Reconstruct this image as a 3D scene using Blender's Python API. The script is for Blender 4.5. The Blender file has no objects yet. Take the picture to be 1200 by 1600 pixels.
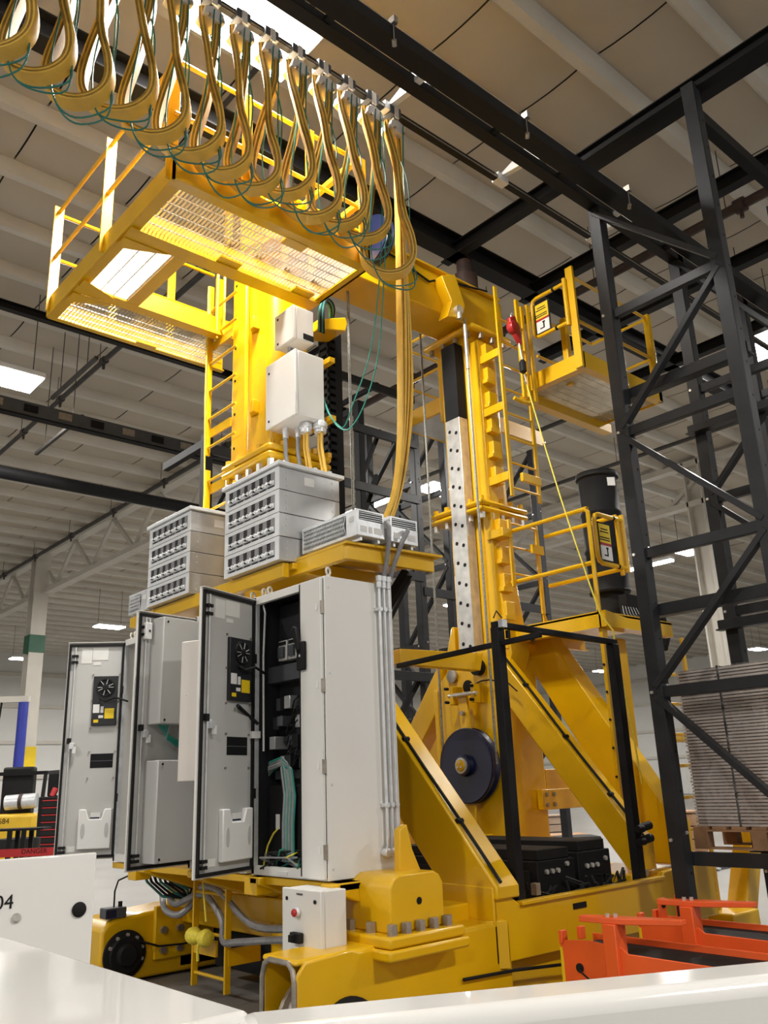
import bpy, bmesh, math, random
from mathutils import Vector as V, Matrix
random.seed(7)
SC = bpy.context.scene
COL = SC.collection
# ---------------------------------------------------------------- camera, world, exposure
YAW, PITCH, ROLL, FPX = math.radians(48.298), math.radians(17.508), math.radians(-2.1945), 1337.9
CAM = V((0, 0, 1.65))
_f = V((math.cos(PITCH)*math.cos(YAW), math.cos(PITCH)*math.sin(YAW), math.sin(PITCH)))
_r = V((math.sin(YAW), -math.cos(YAW), 0)); _u = _r.cross(_f)
RT = _r*math.cos(ROLL) + _u*math.sin(ROLL); UP = _u*math.cos(ROLL) - _r*math.sin(ROLL); FW = _f
cd = bpy.data.cameras.new('camera'); cam = bpy.data.objects.new('camera', cd); COL.objects.link(cam)
cam.matrix_world = Matrix(((RT.x, UP.x, -FW.x, CAM.x), (RT.y, UP.y, -FW.y, CAM.y), (RT.z, UP.z, -FW.z, CAM.z), (0, 0, 0, 1)))
cd.sensor_fit = 'VERTICAL'; cd.sensor_height = 36; cd.lens = FPX/1600*36; cd.clip_end = 300; cd.clip_start = .05
SC.camera = cam
w = bpy.data.worlds.new('hall_ambient'); SC.world = w; w.use_nodes = True
w.node_tree.nodes['Background'].inputs[0].default_value = (1, .96, .9, 1)
w.node_tree.nodes['Background'].inputs[1].default_value = .36
SC.view_settings.view_transform = 'Standard'; SC.view_settings.look = 'None'
SC.view_settings.gamma = 1; SC.view_settings.use_curve_mapping = False
SC.view_settings.exposure = 0.42
LAMP_W = 425.0

def P(x, y, X=None, Y=None, Z=None):
    """the point of a known plane of the hall that a measured sight line meets"""
    d = RT*((x-600)/FPX) - UP*((y-800)/FPX) + FW
    if X is not None: t = (X-CAM.x)/d.x
    elif Y is not None: t = (Y-CAM.y)/d.y
    else: t = (Z-CAM.z)/d.z
    return CAM + d*t

# ---------------------------------------------------------------- materials
MATS = {}
def mat(name, col, rough=.5, metal=0., var=.08, scale=3., bump=0., bscale=60., coat=0., emit=0.):
    m = bpy.data.materials.new(name); m.use_nodes = True; nt = m.node_tree; b = nt.nodes['Principled BSDF']
    b.inputs['Roughness'].default_value = rough; b.inputs['Metallic'].default_value = metal
    b.inputs['Coat Weight'].default_value = coat
    tc = nt.nodes.new('ShaderNodeTexCoord')
    n = nt.nodes.new('ShaderNodeTexNoise'); n.inputs['Scale'].default_value = scale; n.inputs['Detail'].default_value = 5
    nt.links.new(tc.outputs['Object'], n.inputs['Vector'])
    r = nt.nodes.new('ShaderNodeValToRGB')
    r.color_ramp.elements[0].position = .3; r.color_ramp.elements[1].position = .7
    c = col
    r.color_ramp.elements[0].color = (c[0]*(1-var), c[1]*(1-var), c[2]*(1-var), 1)
    r.color_ramp.elements[1].color = (min(1, c[0]*(1+var*.6)), min(1, c[1]*(1+var*.6)), min(1, c[2]*(1+var*.6)), 1)
    nt.links.new(n.outputs['Fac'], r.inputs['Fac']); nt.links.new(r.outputs['Color'], b.inputs['Base Color'])
    if bump:
        n2 = nt.nodes.new('ShaderNodeTexNoise'); n2.inputs['Scale'].default_value = bscale; n2.inputs['Detail'].default_value = 3
        nt.links.new(tc.outputs['Object'], n2.inputs['Vector'])
        bp = nt.nodes.new('ShaderNodeBump'); bp.inputs['Strength'].default_value = bump; bp.inputs['Distance'].default_value = .01
        nt.links.new(n2.outputs['Fac'], bp.inputs['Height']); nt.links.new(bp.outputs['Normal'], b.inputs['Normal'])
    if emit:
        b.inputs['Emission Color'].default_value = (1, .97, .92, 1); b.inputs['Emission Strength'].default_value = emit
    MATS[name] = m; return m
YEL = mat('yellow_paint', (.74, .425, .0015), .34, 0, .07, 2.2, .04, 25, .25)
YEL2 = mat('yellow_cable', (.76, .47, .075), .5, 0, .12, 8)
YEDGE = mat('cable_edge', (.34, .20, .03), .7, 0, .3, 20)
ORG = mat('orange_paint', (.87, .12, .022), .4, 0, .06, 3, .03, 30, .2)
CAB = mat('cabinet_grey', (.74, .73, .70), .42, 0, .03, 2, .05, 120)
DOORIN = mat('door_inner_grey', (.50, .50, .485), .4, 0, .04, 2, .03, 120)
CREAM = mat('cream_panel', (.68, .63, .58), .5, 0, .04, 3)
GALV = mat('galvanised_steel', (.70, .72, .74), .36, .35, .14, 14)
GALVD = mat('galvanised_side', (.60, .61, .62), .3, .6, .12, 5)
STEEL = mat('bare_steel', (.72, .71, .68), .3, .65, .2, 9)
DSTEEL = mat('bolt_steel', (.42, .38, .33), .4, .8, .2, 20)
RACK = mat('rack_grey', (.026, .027, .030), .40, .1, .2, 6, .05, 40)
BLACK = mat('black_paint', (.008, .008, .009), .68, 0, .2, 6)
BEAMB = mat('dark_beam', (.009, .009, .010), .5, 0, .2, 4)
ZINC = mat('bright_zinc', (.80, .82, .84), .35, .15, .06, 12)
RUB = mat('black_rubber', (.012, .012, .012), .65, 0, .2, 10)
BLUE = mat('navy_paint', (.006, .011, .045), .36, 0, .15, 5, 0, 0, .3)
WHITE = mat('gloss_white', (.80, .79, .765), .16, 0, .02, 2, 0, 0, .5)
PLAS = mat('white_plastic', (.78, .78, .77), .35, 0, .03, 5)
PAPER = mat('paper', (.72, .72, .70), .7, 0, .04, 8)
CEIL = mat('ceiling_vinyl', (.49, .435, .355), .6, 0, .07, .8, .15, 3)
PURL = mat('purlin_cream', (.60, .57, .51), .55, 0, .08, 1.5, .1, 12)
CEILD = mat('ceiling_gap', (.06, .055, .05), .8, 0, .1, 2)
WALL = mat('wall_white', (.70, .70, .68), .6, 0, .05, .5)
FLOOR = mat('concrete_floor', (.19, .182, .168), .42, 0, .15, .7, .05, 20)
GREEN = mat('green_cord', (.02, .17, .14), .5, 0, .1, 9)
GREENW = mat('green_wire', (.02, .26, .20), .5, 0, .1, 9)
GCAB = mat('grey_conduit', (.28, .28, .29), .45, .2, .15, 20)
ROPE = mat('wire_rope', (.30, .30, .28), .5, .7, .4, 60)
RED = mat('red_paint', (.42, .018, .02), .4, 0, .1, 5)
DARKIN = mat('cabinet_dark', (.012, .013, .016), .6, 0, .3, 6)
DGREY = mat('dark_grey', (.07, .075, .085), .5, 0, .2, 6)
WOOD = mat('pallet_wood', (.36, .20, .10), .75, 0, .3, 5, .3, 30)
CARD = mat('cardboard', (.36, .26, .19), .75, 0, .2, 4, .2, 40)
CARDS = mat('stack_sheet', (.52, .45, .40), .6, 0, .18, 9)
CARDD = mat('stack_flute', (.10, .08, .065), .8, 0, .3, 14)
YROPE = mat('pale_yellow_rope', (.80, .66, .06), .6, 0, .15, 40)
YSTK = mat('yellow_sticker', (.85, .60, .01), .5, 0, .05, 5)
LAMPM = mat('lamp_diffuser', (.9, .9, .9), .5, 0, 0, 1, 0, 0, 0, 26)
BLUEP = mat('blue_post', (.025, .04, .33), .4, 0, .1, 3)
GRN = mat('green_band', (.03, .12, .07), .5, 0, .1, 3)
PIPE = mat('sprinkler_pipe', (.07, .065, .062), .5, .2, .2, 4)
PIPER = mat('rust_pipe', (.05, .028, .022), .6, 0, .3, 6)
FRK = mat('forklift_yellow', (.70, .44, .02), .45, 0, .1, 3)
GRATE = mat('grating_steel', (.62, .60, .55), .35, .75, .15, 9)
for m_ in (RACK, BEAMB, BLACK, RUB, PIPE): m_.node_tree.nodes['Principled BSDF'].inputs['Specular IOR Level'].default_value = .22
# stretch wrap: thin clear film
fm = bpy.data.materials.new('stretch_film'); fm.use_nodes = True; nt = fm.node_tree
b = nt.nodes['Principled BSDF']; b.inputs['Roughness'].default_value = .18; b.inputs['Base Color'].default_value = (.9, .9, .9, 1)
tr = nt.nodes.new('ShaderNodeBsdfTransparent'); mx = nt.nodes.new('ShaderNodeMixShader'); nz = nt.nodes.new('ShaderNodeTexNoise')
nz.inputs['Scale'].default_value = 5; nz.inputs['Distortion'].default_value = 2
mr = nt.nodes.new('ShaderNodeMapRange'); mr.inputs[1].default_value = .35; mr.inputs[2].default_value = .8; mr.inputs[3].default_value = .02; mr.inputs[4].default_value = .26
nt.links.new(nz.outputs['Fac'], mr.inputs[0]); nt.links.new(mr.outputs[0], mx.inputs[0])
nt.links.new(tr.outputs[0], mx.inputs[1]); nt.links.new(b.outputs[0], mx.inputs[2]); nt.links.new(mx.outputs[0], nt.nodes['Material Output'].inputs[0])
FILM = fm

# ---------------------------------------------------------------- mesh helpers
BOXF = ((0, 1, 3, 2), (4, 6, 7, 5), (0, 4, 5, 1), (2, 3, 7, 6), (0, 2, 6, 4), (1, 5, 7, 3))
class MB:
    def __init__(s): s.v = []; s.f = []
    def raw(s, vs, fs):
        n = len(s.v); s.v += [tuple(p) for p in vs]; s.f += [tuple(i+n for i in f) for f in fs]; return s
    def box(s, x0, x1, y0, y1, z0, z1):
        return s.raw([(x, y, z) for x in (x0, x1) for y in (y0, y1) for z in (z0, z1)], BOXF)
    def ob(s, o, U, N, W, u, d, h):
        o = V(o)
        return s.raw([o+U*a+N*c+W*e for a in u for c in d for e in h], BOXF)
    def bar(s, p, q, w, h, up=(0, 0, 1)):
        p = V(p); q = V(q); d = (q-p); L = d.length; d.normalize(); up = V(up)
        if abs(d.dot(up)) > .98: up = V((1, 0, 0))
        sd = d.cross(up).normalized(); u = sd.cross(d)
        return s.ob(p, d, sd, u, (0, L), (-w/2, w/2), (-h/2, h/2))
    def cyl(s, p, q, r, n=12, r2=None):
        p = V(p); q = V(q); d = (q-p).normalized(); a = d.orthogonal().normalized(); c = d.cross(a); r2 = r if r2 is None else r2
        vs = []
        for P0, R in ((p, r), (q, r2)):
            vs += [P0+a*(R*math.cos(2*math.pi*i/n))+c*(R*math.sin(2*math.pi*i/n)) for i in range(n)]
        fs = [(i, (i+1) % n, n+(i+1) % n, n+i) for i in range(n)]+[tuple(range(n-1, -1, -1)), tuple(range(n, 2*n))]
        return s.raw(vs, fs)
    def tube(s, pts, r, n=6, closed=False):
        pts = [V(p) for p in pts]; m = len(pts); vs = []
        a = None
        for i, p in enumerate(pts):
            t = ((pts[(i+1) % m] if (closed or i < m-1) else p)-(pts[i-1] if (closed or i > 0) else p)).normalized()
            if a is None: a = t.orthogonal().normalized()
            else: a = (a-t*a.dot(t)).normalized()
            c = t.cross(a)
            vs += [p+a*(r*math.cos(2*math.pi*k/n))+c*(r*math.sin(2*math.pi*k/n)) for k in range(n)]
        fs = []
        for i in range(m if closed else m-1):
            j = (i+1) % m
            fs += [(i*n+k, i*n+(k+1) % n, j*n+(k+1) % n, j*n+k) for k in range(n)]
        if not closed: fs += [tuple(range(n-1, -1, -1)), tuple((m-1)*n+k for k in range(n))]
        return s.raw(vs, fs)
    def sweep(s, pts, side, w, t0, t1):
        """flat strip along pts: width w along side, thickness between offsets t0 and t1 from the path"""
        pts = [V(p) for p in pts]; m = len(pts); vs = []; side = V(side).normalized()
        for i, p in enumerate(pts):
            t = (pts[min(i+1, m-1)]-pts[max(i-1, 0)]).normalized(); nn = t.cross(side).normalized()
            vs += [p+side*a+nn*c for a, c in ((-w/2, t0), (w/2, t0), (w/2, t1), (-w/2, t1))]
        fs = [(0, 1, 2, 3), tuple((m-1)*4+k for k in (3, 2, 1, 0))]
        for i in range(m-1):
            fs += [(i*4+k, (i+1)*4+k, (i+1)*4+(k+1) % 4, i*4+(k+1) % 4) for k in range(4)]
        return s.raw(vs, fs)
    def prism(s, poly, vec):
        poly = [V(p) for p in poly]; vec = V(vec); n = len(poly)
        return s.raw(poly+[p+vec for p in poly], [tuple(range(n-1, -1, -1)), tuple(range(n, 2*n))]+[(i, (i+1) % n, n+(i+1) % n, n+i) for i in range(n)])
    def lathe(s, c, axis, prof, n=24):
        c = V(c); d = V(axis).normalized(); a = d.orthogonal().normalized(); e = d.cross(a); m = len(prof); vs = []
        for r, h in prof:
            vs += [c+d*h+a*(r*math.cos(2*math.pi*i/n))+e*(r*math.sin(2*math.pi*i/n)) for i in range(n)]
        fs = [(j*n+i, j*n+(i+1) % n, (j+1)*n+(i+1) % n, (j+1)*n+i) for j in range(m-1) for i in range(n)]
        fs += [tuple(range(n-1, -1, -1)), tuple((m-1)*n+i for i in range(n))]
        return s.raw(vs, fs)
    def ibeam(s, p, q, w, h, t=.012, up=(0, 0, 1)):
        p = V(p); q = V(q); d = (q-p); L = d.length; d.normalize(); sd = d.cross(V(up)).normalized(); u = sd.cross(d)
        s.ob(p, d, sd, u, (0, L), (-w/2, w/2), (h/2-t, h/2)); s.ob(p, d, sd, u, (0, L), (-w/2, w/2), (-h/2, -h/2+t))
        return s.ob(p, d, sd, u, (0, L), (-t/2, t/2), (-h/2+t, h/2-t))
    def build(s, name, m, parent=None, bevel=0, seg=2, kind=None, label=None, flat=False):
        me = bpy.data.meshes.new(name); me.from_pydata(s.v, [], s.f)
        bm = bmesh.new(); bm.from_mesh(me); bmesh.ops.recalc_face_normals(bm, faces=bm.faces); bm.to_mesh(me); bm.free()
        if not flat:
            me.polygons.foreach_set('use_smooth', [True]*len(me.polygons)); me.set_sharp_from_angle(angle=math.radians(38))
        me.materials.append(m)
        return finish(name, me, parent, bevel, seg, kind, label)
ROOTS = {}
def finish(name, me, parent=None, bevel=0, seg=2, kind=None, label=None):
    o = bpy.data.objects.new(name, me); COL.objects.link(o)
    if parent is not None: adopt(o, parent)
    if bevel:
        md = o.modifiers.new('bevel', 'BEVEL'); md.width = bevel; md.segments = seg; md.limit_method = 'ANGLE'; md.angle_limit = math.radians(50); md.harden_normals = False
    if kind: o['kind'] = kind
    if label: o['label'] = label
    return o
def adopt(o, parent):
    o.parent = parent
    if parent.type == 'EMPTY': o.matrix_parent_inverse = Matrix.Translation(-parent.location)
def thing(name, label, cat, loc, group=None):
    o = bpy.data.objects.new(name, None); COL.objects.link(o); o.location = loc; o.empty_display_size = .1
    o['label'] = label; o['category'] = cat
    if group: o['group'] = group
    return o
def tag(o, label, cat, group=None):
    o['label'] = label; o['category'] = cat
    if group: o['group'] = group
    return o
def cp(o, off, parent=None):
    c = o.copy(); COL.objects.link(c); c.location = o.location+V(off)
    if parent is not None: c.parent = parent; c.matrix_parent_inverse = Matrix.Translation(-parent.location) if parent.type == 'EMPTY' else Matrix()
    return c
def copy_tree(root, off, label=None):
    r = root.copy(); COL.objects.link(r); r.location = root.location+V(off)
    if label: r['label'] = label
    for ch in [o for o in bpy.data.objects if o.parent == root]:
        c = ch.copy(); COL.objects.link(c); c.parent = r
        for g in [o for o in bpy.data.objects if o.parent == ch]:
            d = g.copy(); COL.objects.link(d); d.parent = c
    return r
def struct(o): o['kind'] = 'structure'; return o
def hexb(mb, c, axis, r, h): return mb.cyl(c, V(c)+V(axis).normalized()*h, r, 6)
def text(body, name, o, U, W, size, m, parent, depth=.0008):
    cu = bpy.data.curves.new(name, 'FONT'); cu.body = body; cu.size = size; cu.extrude = depth; cu.align_x = 'CENTER'; cu.align_y = 'CENTER'
    t = bpy.data.objects.new(name, cu); COL.objects.link(t)
    dg = bpy.context.evaluated_depsgraph_get(); me = bpy.data.meshes.new_from_object(t.evaluated_get(dg))
    bpy.data.objects.remove(t); N = V(U).cross(V(W)); o = V(o)
    for v in me.vertices: c = v.co.copy(); v.co = o+V(U)*c.x+V(W)*c.y+N*c.z
    me.materials.clear(); me.materials.append(m)
    return finish(name, me, parent)
X1, Y1, Z1 = V((1, 0, 0)), V((0, 1, 0)), V((0, 0, 1))
def smooth_pts(g, n):
    gm = []
    for j in range(len(g)-1):
        a, b_, c_, d_ = g[max(j-1, 0)], g[j], g[j+1], g[min(j+2, len(g)-1)]
        for q in range(n): q /= n; gm.append(.5*((2*b_)+(c_-a)*q+(2*a-5*b_+4*c_-d_)*q*q+(3*b_-a-3*c_+d_)*q**3))
    return gm+[g[-1]]

# ---------------------------------------------------------------- the hall
fl = struct(MB().box(-14, 64, -14, 56, -.2, 0).build('floor', FLOOR))
ce = struct(MB().box(-14, 64, -14, 56, 10.12, 10.3).build('ceiling', CEILD))
PY, PX = 1.25, 1.62                       # blanket panels between the purlins
def pillow():
    m = MB(); n = 5; vs = []; a, c = PX/2-.012, PY/2-.09
    for i in range(n):
        for j in range(n):
            u = i/(n-1)*2-1; t = j/(n-1)*2-1
            vs.append((u*a, t*c, 10.09-.07*(1-t*t)*(1-.55*u*u)-.004))
    m.raw(vs, [(i*n+j, (i+1)*n+j, (i+1)*n+j+1, i*n+j+1) for i in range(n-1) for j in range(n-1)])
    return m
first = None; far = MB(); cells = []
for i in range(-2, 40):
    for j in range(-8, 42):
        cells.append(((i*PX+.4), 3.25+PY*(j+.5)))
cells = [c for c in cells if -6 < c[0] < 62 and -8 < c[1] < 55]
def depth(c):
    v = V((c[0], c[1], 10))-CAM; z = v.dot(FW)
    if z < 1: return 1e6
    px = 600+FPX*v.dot(RT)/z; py = 800-FPX*v.dot(UP)/z
    return z if -150 < px < 1350 and -150 < py < 1200 else 1e5+z
cells.sort(key=depth)
pp = pillow()
for k, c in enumerate(cells):
    if k < 300:
        if first is None:
            first = pp.build('ceiling_panel', CEIL, ce); first.location = (c[0], c[1], 0)
        else:
            o = first.copy(); COL.objects.link(o); o.location = (c[0], c[1], 0)
    else:
        far.raw([(c[0]+x*(PX/2-.012), c[1]+y*(PY/2-.09), 10.05) for x, y in ((-1, -1), (1, -1), (1, 1), (-1, 1))], [(0, 1, 2, 3)])
far.build('distant_ceiling_panels', CEIL, ce, kind='stuff')
pur = None
for j in range(-8, 42):
    y = 3.25+PY*j
    if pur is None:
        pur = MB().prism([(-14, y+a, z) for a, z in ((-.14, 10.12), (-.12, 9.98), (-.06, 9.9), (.06, 9.9), (.12, 9.98), (.14, 10.12))], (78, 0, 0)).build('purlin', PURL, ce); y00 = y
    else: cp(pur, (0, y-y00, 0))
# far walls with girts and sheet seams
wl = struct(MB().box(-14, 64, 54, 54.2, 0, 10.1).build('wall_left', WALL))
wr = struct(MB().box(62, 62.2, -14, 54, 0, 10.1).build('wall_right', WALL))
for z in (2.6, 4.6, 6.7, 8.6):
    MB().box(-14, 62, 53.85, 54, z, z+.2).build('wall_girt', PURL, wl)
    MB().box(61.85, 62, -14, 53.85, z, z+.2).build('wall_girt', PURL, wr)
# girders, columns, pipes
gi = thing('roof_girder', 'cream lattice roof girder on the left beyond the hall columns', 'girder', (10.6, 30, 8.3))
MB().box(10.45, 10.75, 16, 54, 8.35, 8.5).build('bottom_chord', PURL, gi)
MB().box(10.45, 10.75, 16, 54, 9.75, 9.9).build('top_chord', PURL, gi)
for k in range(12):
    y = 17+k*3; MB().bar((10.6, y, 8.5), (10.6, y+1.5, 9.75), .1, .1).build('lattice_web', PURL, gi); MB().bar((10.6, y+1.5, 9.75), (10.6, y+3, 8.5), .1, .1).build('lattice_web', PURL, gi)
gi2 = thing('roof_girder', 'cream roof girder crossing behind the right storage rack', 'girder', (21.5, 20, 8.3))
MB().box(21.35, 21.65, -10, 54, 8.6, 8.75).build('bottom_chord', PURL, gi2); MB().box(21.35, 21.65, -10, 54, 9.75, 9.9).build('top_chord', PURL, gi2)
for k in range(20):
    y = -9+k*3; MB().bar((21.5, y, 8.7), (21.5, y+1.5, 9.75), .1, .1).build('lattice_web', PURL, gi2); MB().bar((21.5, y+1.5, 9.75), (21.5, y+3, 8.7), .1, .1).build('lattice_web', PURL, gi2)
def column(x, y, w, label, bands):
    t = thing('hall_column', label, 'column', (x, y, 0))
    MB().box(x-w/2, x+w/2, y-w*.5, y-w*.4, .0, 9.9).box(x-w/2, x+w/2, y+w*.4, y+w*.5, 0, 9.9).box(x-.05, x+.05, y-w*.4, y+w*.4, 0, 9.9).build('shaft', PURL, t)
    for m, a, b_ in bands: MB().box(x-w/2-.02, x+w/2+.02, y-w/2-.02, y+w/2+.02, a, b_).build('painted_band', m, t, label='green painted band' if m is GRN else 'yellow painted base')
column(10.4, 30, .5, 'white steel column with green band and yellow base', [(YSTK, 0, 3.2), (GRN, 6.3, 6.9)])
column(21.6, 11.1, .5, 'plain white steel column behind the storage rack', [])
def pipe(name, pts, r, m, label, cat='pipe', clamps=0, group=None):
    t = thing(name, label, cat, pts[0], group)
    MB().tube(pts, r, 10).build('pipe_run', m, t)
    a, c = V(pts[0]), V(pts[-1])
    for k in range(clamps):
        p = a.lerp(c, (k+.5)/clamps); d = (c-a).normalized()
        MB().cyl(p-d*.07, p+d*.07, r*1.5, 10).cyl(p-Z1*r, p-Z1*(r+.12), .03, 8).build('coupling', m, t); MB().cyl(p+d*.2, (p.x+d.x*.2, p.y+d.y*.2, 10.04), .007, 6).build('hanger_rod', m, t)
    return t
pipe('sprinkler_pipe', [(5.8, 9, 9.45), (5.8, 26, 9.45)], .05, PIPE, 'thin grey sprinkler pipe running past the platform to the left', clamps=8)
pipe('sprinkler_pipe', [(9.87, 12, 9.45), (9.87, 40, 9.45)], .06, PIPE, 'grey sprinkler pipe below the lattice girder at far left', clamps=9)
pipe('sprinkler_pipe', [(10.4, 3, 9.0), (10.4, 14, 9.0)], .07, PIPER, 'rusty brown sprinkler pipe above the right mast', clamps=5)
pipe('sprinkler_pipe', [(15.0, 1, 9.3), (15.0, 30, 9.3)], .05, PIPE, 'thin grey sprinkler pipe behind the black drum', clamps=8)
pipe('sprinkler_pipe', [(18.4, 1, 9.3), (18.4, 34, 9.3)], .05, PIPE, 'thin grey sprinkler pipe near the white rear column', clamps=8)
pipe('supply_pipe', [(-2, 16.2, 7.55), (11.5, 16.2, 7.55)], .13, BEAMB, 'thick black overhead pipe left of the resistor bank', clamps=0)
pipe('electrical_conduit', [(4.45, -3, 9.86), (4.45, 8.5, 9.86)], .035, PIPE, 'twin conduit along the ceiling above the dark beams', clamps=0)
tr_ = thing('cable_tray', 'dark perforated busway tray hanging below the left lamp', 'tray', (3.7, 13.1, 7.45))
MB().bar((-2, 13.15, 7.45), (9.5, 13.15, 7.45), .14, .05).build('tray_bottom', BLACK, tr_)
MB().bar((-2, 13.08, 7.56), (9.5, 13.08, 7.56), .02, .22).build('tray_side', DGREY, tr_)
for k in range(16): MB().box(.2+k*.55, .42+k*.55, 13.05, 13.07, 7.5, 7.62).build('tap_box', BLACK if k % 2 else DSTEEL, tr_)
for n_, pa, pb, lb in (('strut_channel', (5.1, 14.9, 8.7), (5.1, 12.9, 8.7), 'short grey strut channel hanging above the cable tray'), ('strut_channel', (5.2, 15.8, 7.9), (5.2, 13.6, 7.9), 'short dark strut channel hanging below the cable tray')):
    t = thing(n_, lb, 'strut', pa); MB().bar(pa, pb, .06, .06).build('channel', PIPE, t)
    for q in (.2, .8): p = V(pa).lerp(V(pb), q); MB().cyl(p, (p.x, p.y, 10), .008, 6).build('hanger_rod', PIPE, t)

# ---------------------------------------------------------------- high-bay lamps
def lamp(x, y, z, label, group='high-bay lamps of the hall', lit=True, s=1.0):
    t = thing('high_bay_lamp', label, 'lamp', (x, y, z), group)
    MB().box(x-.62*s, x+.62*s, y-.34*s, y+.34*s, z+.03, z+.13).build('housing', PLAS, t, .02)
    for q in (-1, 1):
        MB().box(x-.58*s, x+.58*s, y+q*.17*s-.15*s, y+q*.17*s+.15*s, z-.015, z+.03).build('diffuser', LAMPM, t, .01)
        MB().cyl((x+q*.5*s, y, z+.13), (x+q*.5*s, y, 10.05), .008, 6).build('hanger_wire', PIPE, t)
    if lit:
        ld = bpy.data.lights.new('lamp_light', 'AREA'); ld.shape = 'RECTANGLE'; ld.size = 1.15; ld.size_y = .6; ld.energy = LAMP_W; ld.color = (1, .96, .9)
        lo = bpy.data.objects.new('lamp_light', ld); COL.objects.link(lo); lo.location = (0, 0, -.03); lo.parent = t
    return t
lamp(3.3, 5.32, 8.3, 'largest glaring high-bay lamp above the festoon loops')
lamp(3.85, 13.75, 8.3, 'glaring high-bay lamp at the left edge above the cable tray')
lamp(14.07, 13.67, 8.3, 'bright high-bay lamp between the crane masts beside the steel rail')
lamp(13.36, 5.31, 8.3, 'glaring high-bay lamp at the right edge behind the tall rack post')
lamp(24.8, 13.39, 8.3, 'bright high-bay lamp in front of the white column behind the rack')
lamp(24.79, 23.5, 8.3, 'small bright lamp left of the right mast, below the perforated rail')
lamp(15.0, 34.5, 8.3, 'high-bay lamp just above the leftmost open cabinet door')
lamp(15.08, 45.0, 8.3, 'high-bay lamp at far left above the yellow-based column')
lamp(50.0, 23.5, 8.3, 'small distant lamp above the wrapped cardboard stack')
for k, (x, y) in enumerate(((24.8, 5.3), (14.2, -4.6), (3.5, -4.6), (-7, 5.3), (-7, -4.6), (-7, 13.7), (3.6, 23.5), (14.4, 23.5))):
    lamp(x, y, 8.3, 'high-bay lamp outside the photo, ' + ('farther right along the aisle', 'right of the white machine', 'above the right rack, nearest the white machine', 'left of the festoon end', 'farthest behind the white machine', 'left of the cable tray', 'beyond the cable tray', 'beyond the lamp between the masts')[k], 'lamps outside the view')
for x, y, lb in ((37, 34.5, 'hidden by the pulley plate'), (50, 34.5, 'hidden by the right braces'), (50, 45, 'hidden by the right mast foot'), (24.8, 34.5, 'hidden by the open right cabinet'), (24.8, 45, 'hidden by the cream door housing'), (37, 45, 'hidden by the right cabinet side'), (37, 23.5, 'hidden by the nearest rack post')):
    lamp(x, y, 8.3, 'distant high-bay lamp ' + lb, 'lamps outside the view')
for x, y, lb in ((14.0, 16.3, 'white fluorescent strip light left of the bright lamp between the masts'), (26.5, 16.2, 'white fluorescent strip light behind the black drum')):
    t = thing('strip_light', lb, 'lamp', (x, y, 8.6)); MB().box(x-.1, x+.1, y-1.3, y+1.3, 8.55, 8.62).build('tube_diffuser', LAMPM, t); MB().box(x-.14, x+.14, y-1.3, y+1.3, 8.62, 8.72).build('housing', PLAS, t); MB().cyl((x, y-1, 8.72), (x, y-1, 10.06), .008, 6).cyl((x, y+1, 8.72), (x, y+1, 10.06), .008, 6).build('hanger_wire', PIPE, t)

# ---------------------------------------------------------------- overhead beams
t = thing('guide_beam', 'long black upper guide rail running over the crane top beam', 'beam', (6, 6.4, 8.03))
MB().ibeam((-6, 6.4, 8.17), (22, 6.4, 8.17), .22, .28, .02).build('rail_section', BEAMB, t)
t = thing('runway_beam', 'lower of the twin dark beams carried by the right rack', 'beam', (6, 3.93, 6.9))
MB().box(-5, 20, 3.82, 3.93, 6.92, 7.0).build('beam_section', BEAMB, t)
for k in range(9): MB().box(1.2+k*.9, 1.26+k*.9, 3.66, 3.85, 6.93, 6.97).build('beam_clip', PLAS if k % 3 == 0 else BLACK, t)
t = thing('runway_beam', 'upper and wider of the twin dark beams beside the ceiling', 'beam', (6, 3.5, 6.75))
MB().box(-5, 20, 3.54, 3.70, 6.84, 6.95).build('beam_section', BEAMB, t)
for k in range(4):
    x = 1.9+k*1.5; MB().box(x, x+.04, 3.5, 3.56, 6.94, 7.0).cyl((x+.02, 3.53, 6.94), (x+.02, 3.53, 6.80), .005, 6).cyl((x+.02, 3.53, 6.80), (x+.05, 3.56, 6.78), .018, 8).build('hook_clip', DSTEEL, t)
for x, y0, y1, z, lb in ((7.1, -1, 6.6, 8.12, 'dark cross beam nearest the festoon, resting between the twin beams and guide rail'), (8.64, -1, 6.6, 8.12, 'dark cross beam over the upper right platform railing'), (10.3, -1, 7.6, 8.12, 'third dark cross beam farther along the guide rail'), (12.2, -1, 8, 8.12, 'fourth dark cross beam, farthest behind the rack posts')):
    t = thing('cross_beam', lb, 'beam', (x, y1, z), 'cross beams over the aisle'); MB().ibeam((x, y0, z), (x, y1, z), .14, .18, .015).build('beam_section', BEAMB, t)
t = thing('tie_beam', 'dark beam on the left side of the aisle passing the platform', 'beam', (6, 11, 8)); MB().ibeam((-4, 11.02, 8.05), (9, 11.02, 8.05), .1, .12).build('beam_section', BEAMB, t)
t = thing('tie_beam', 'dark diagonal tie between post tops at upper right', 'beam', (7.0, 2.8, 7.2)); MB().bar((6.45, 2.8, 7.35), (8.6, 2.8, 7.35), .1, .12).build('beam_section', BEAMB, t)
t = thing('top_rail', 'dark rail on the tallest rack post rising to the upper right corner', 'beam', (6.4, 2.8, 7.6)); MB().ibeam((6.45, -1, 7.62), (6.45, 4.2, 7.62), .12, .13).build('beam_section', BEAMB, t)

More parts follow.
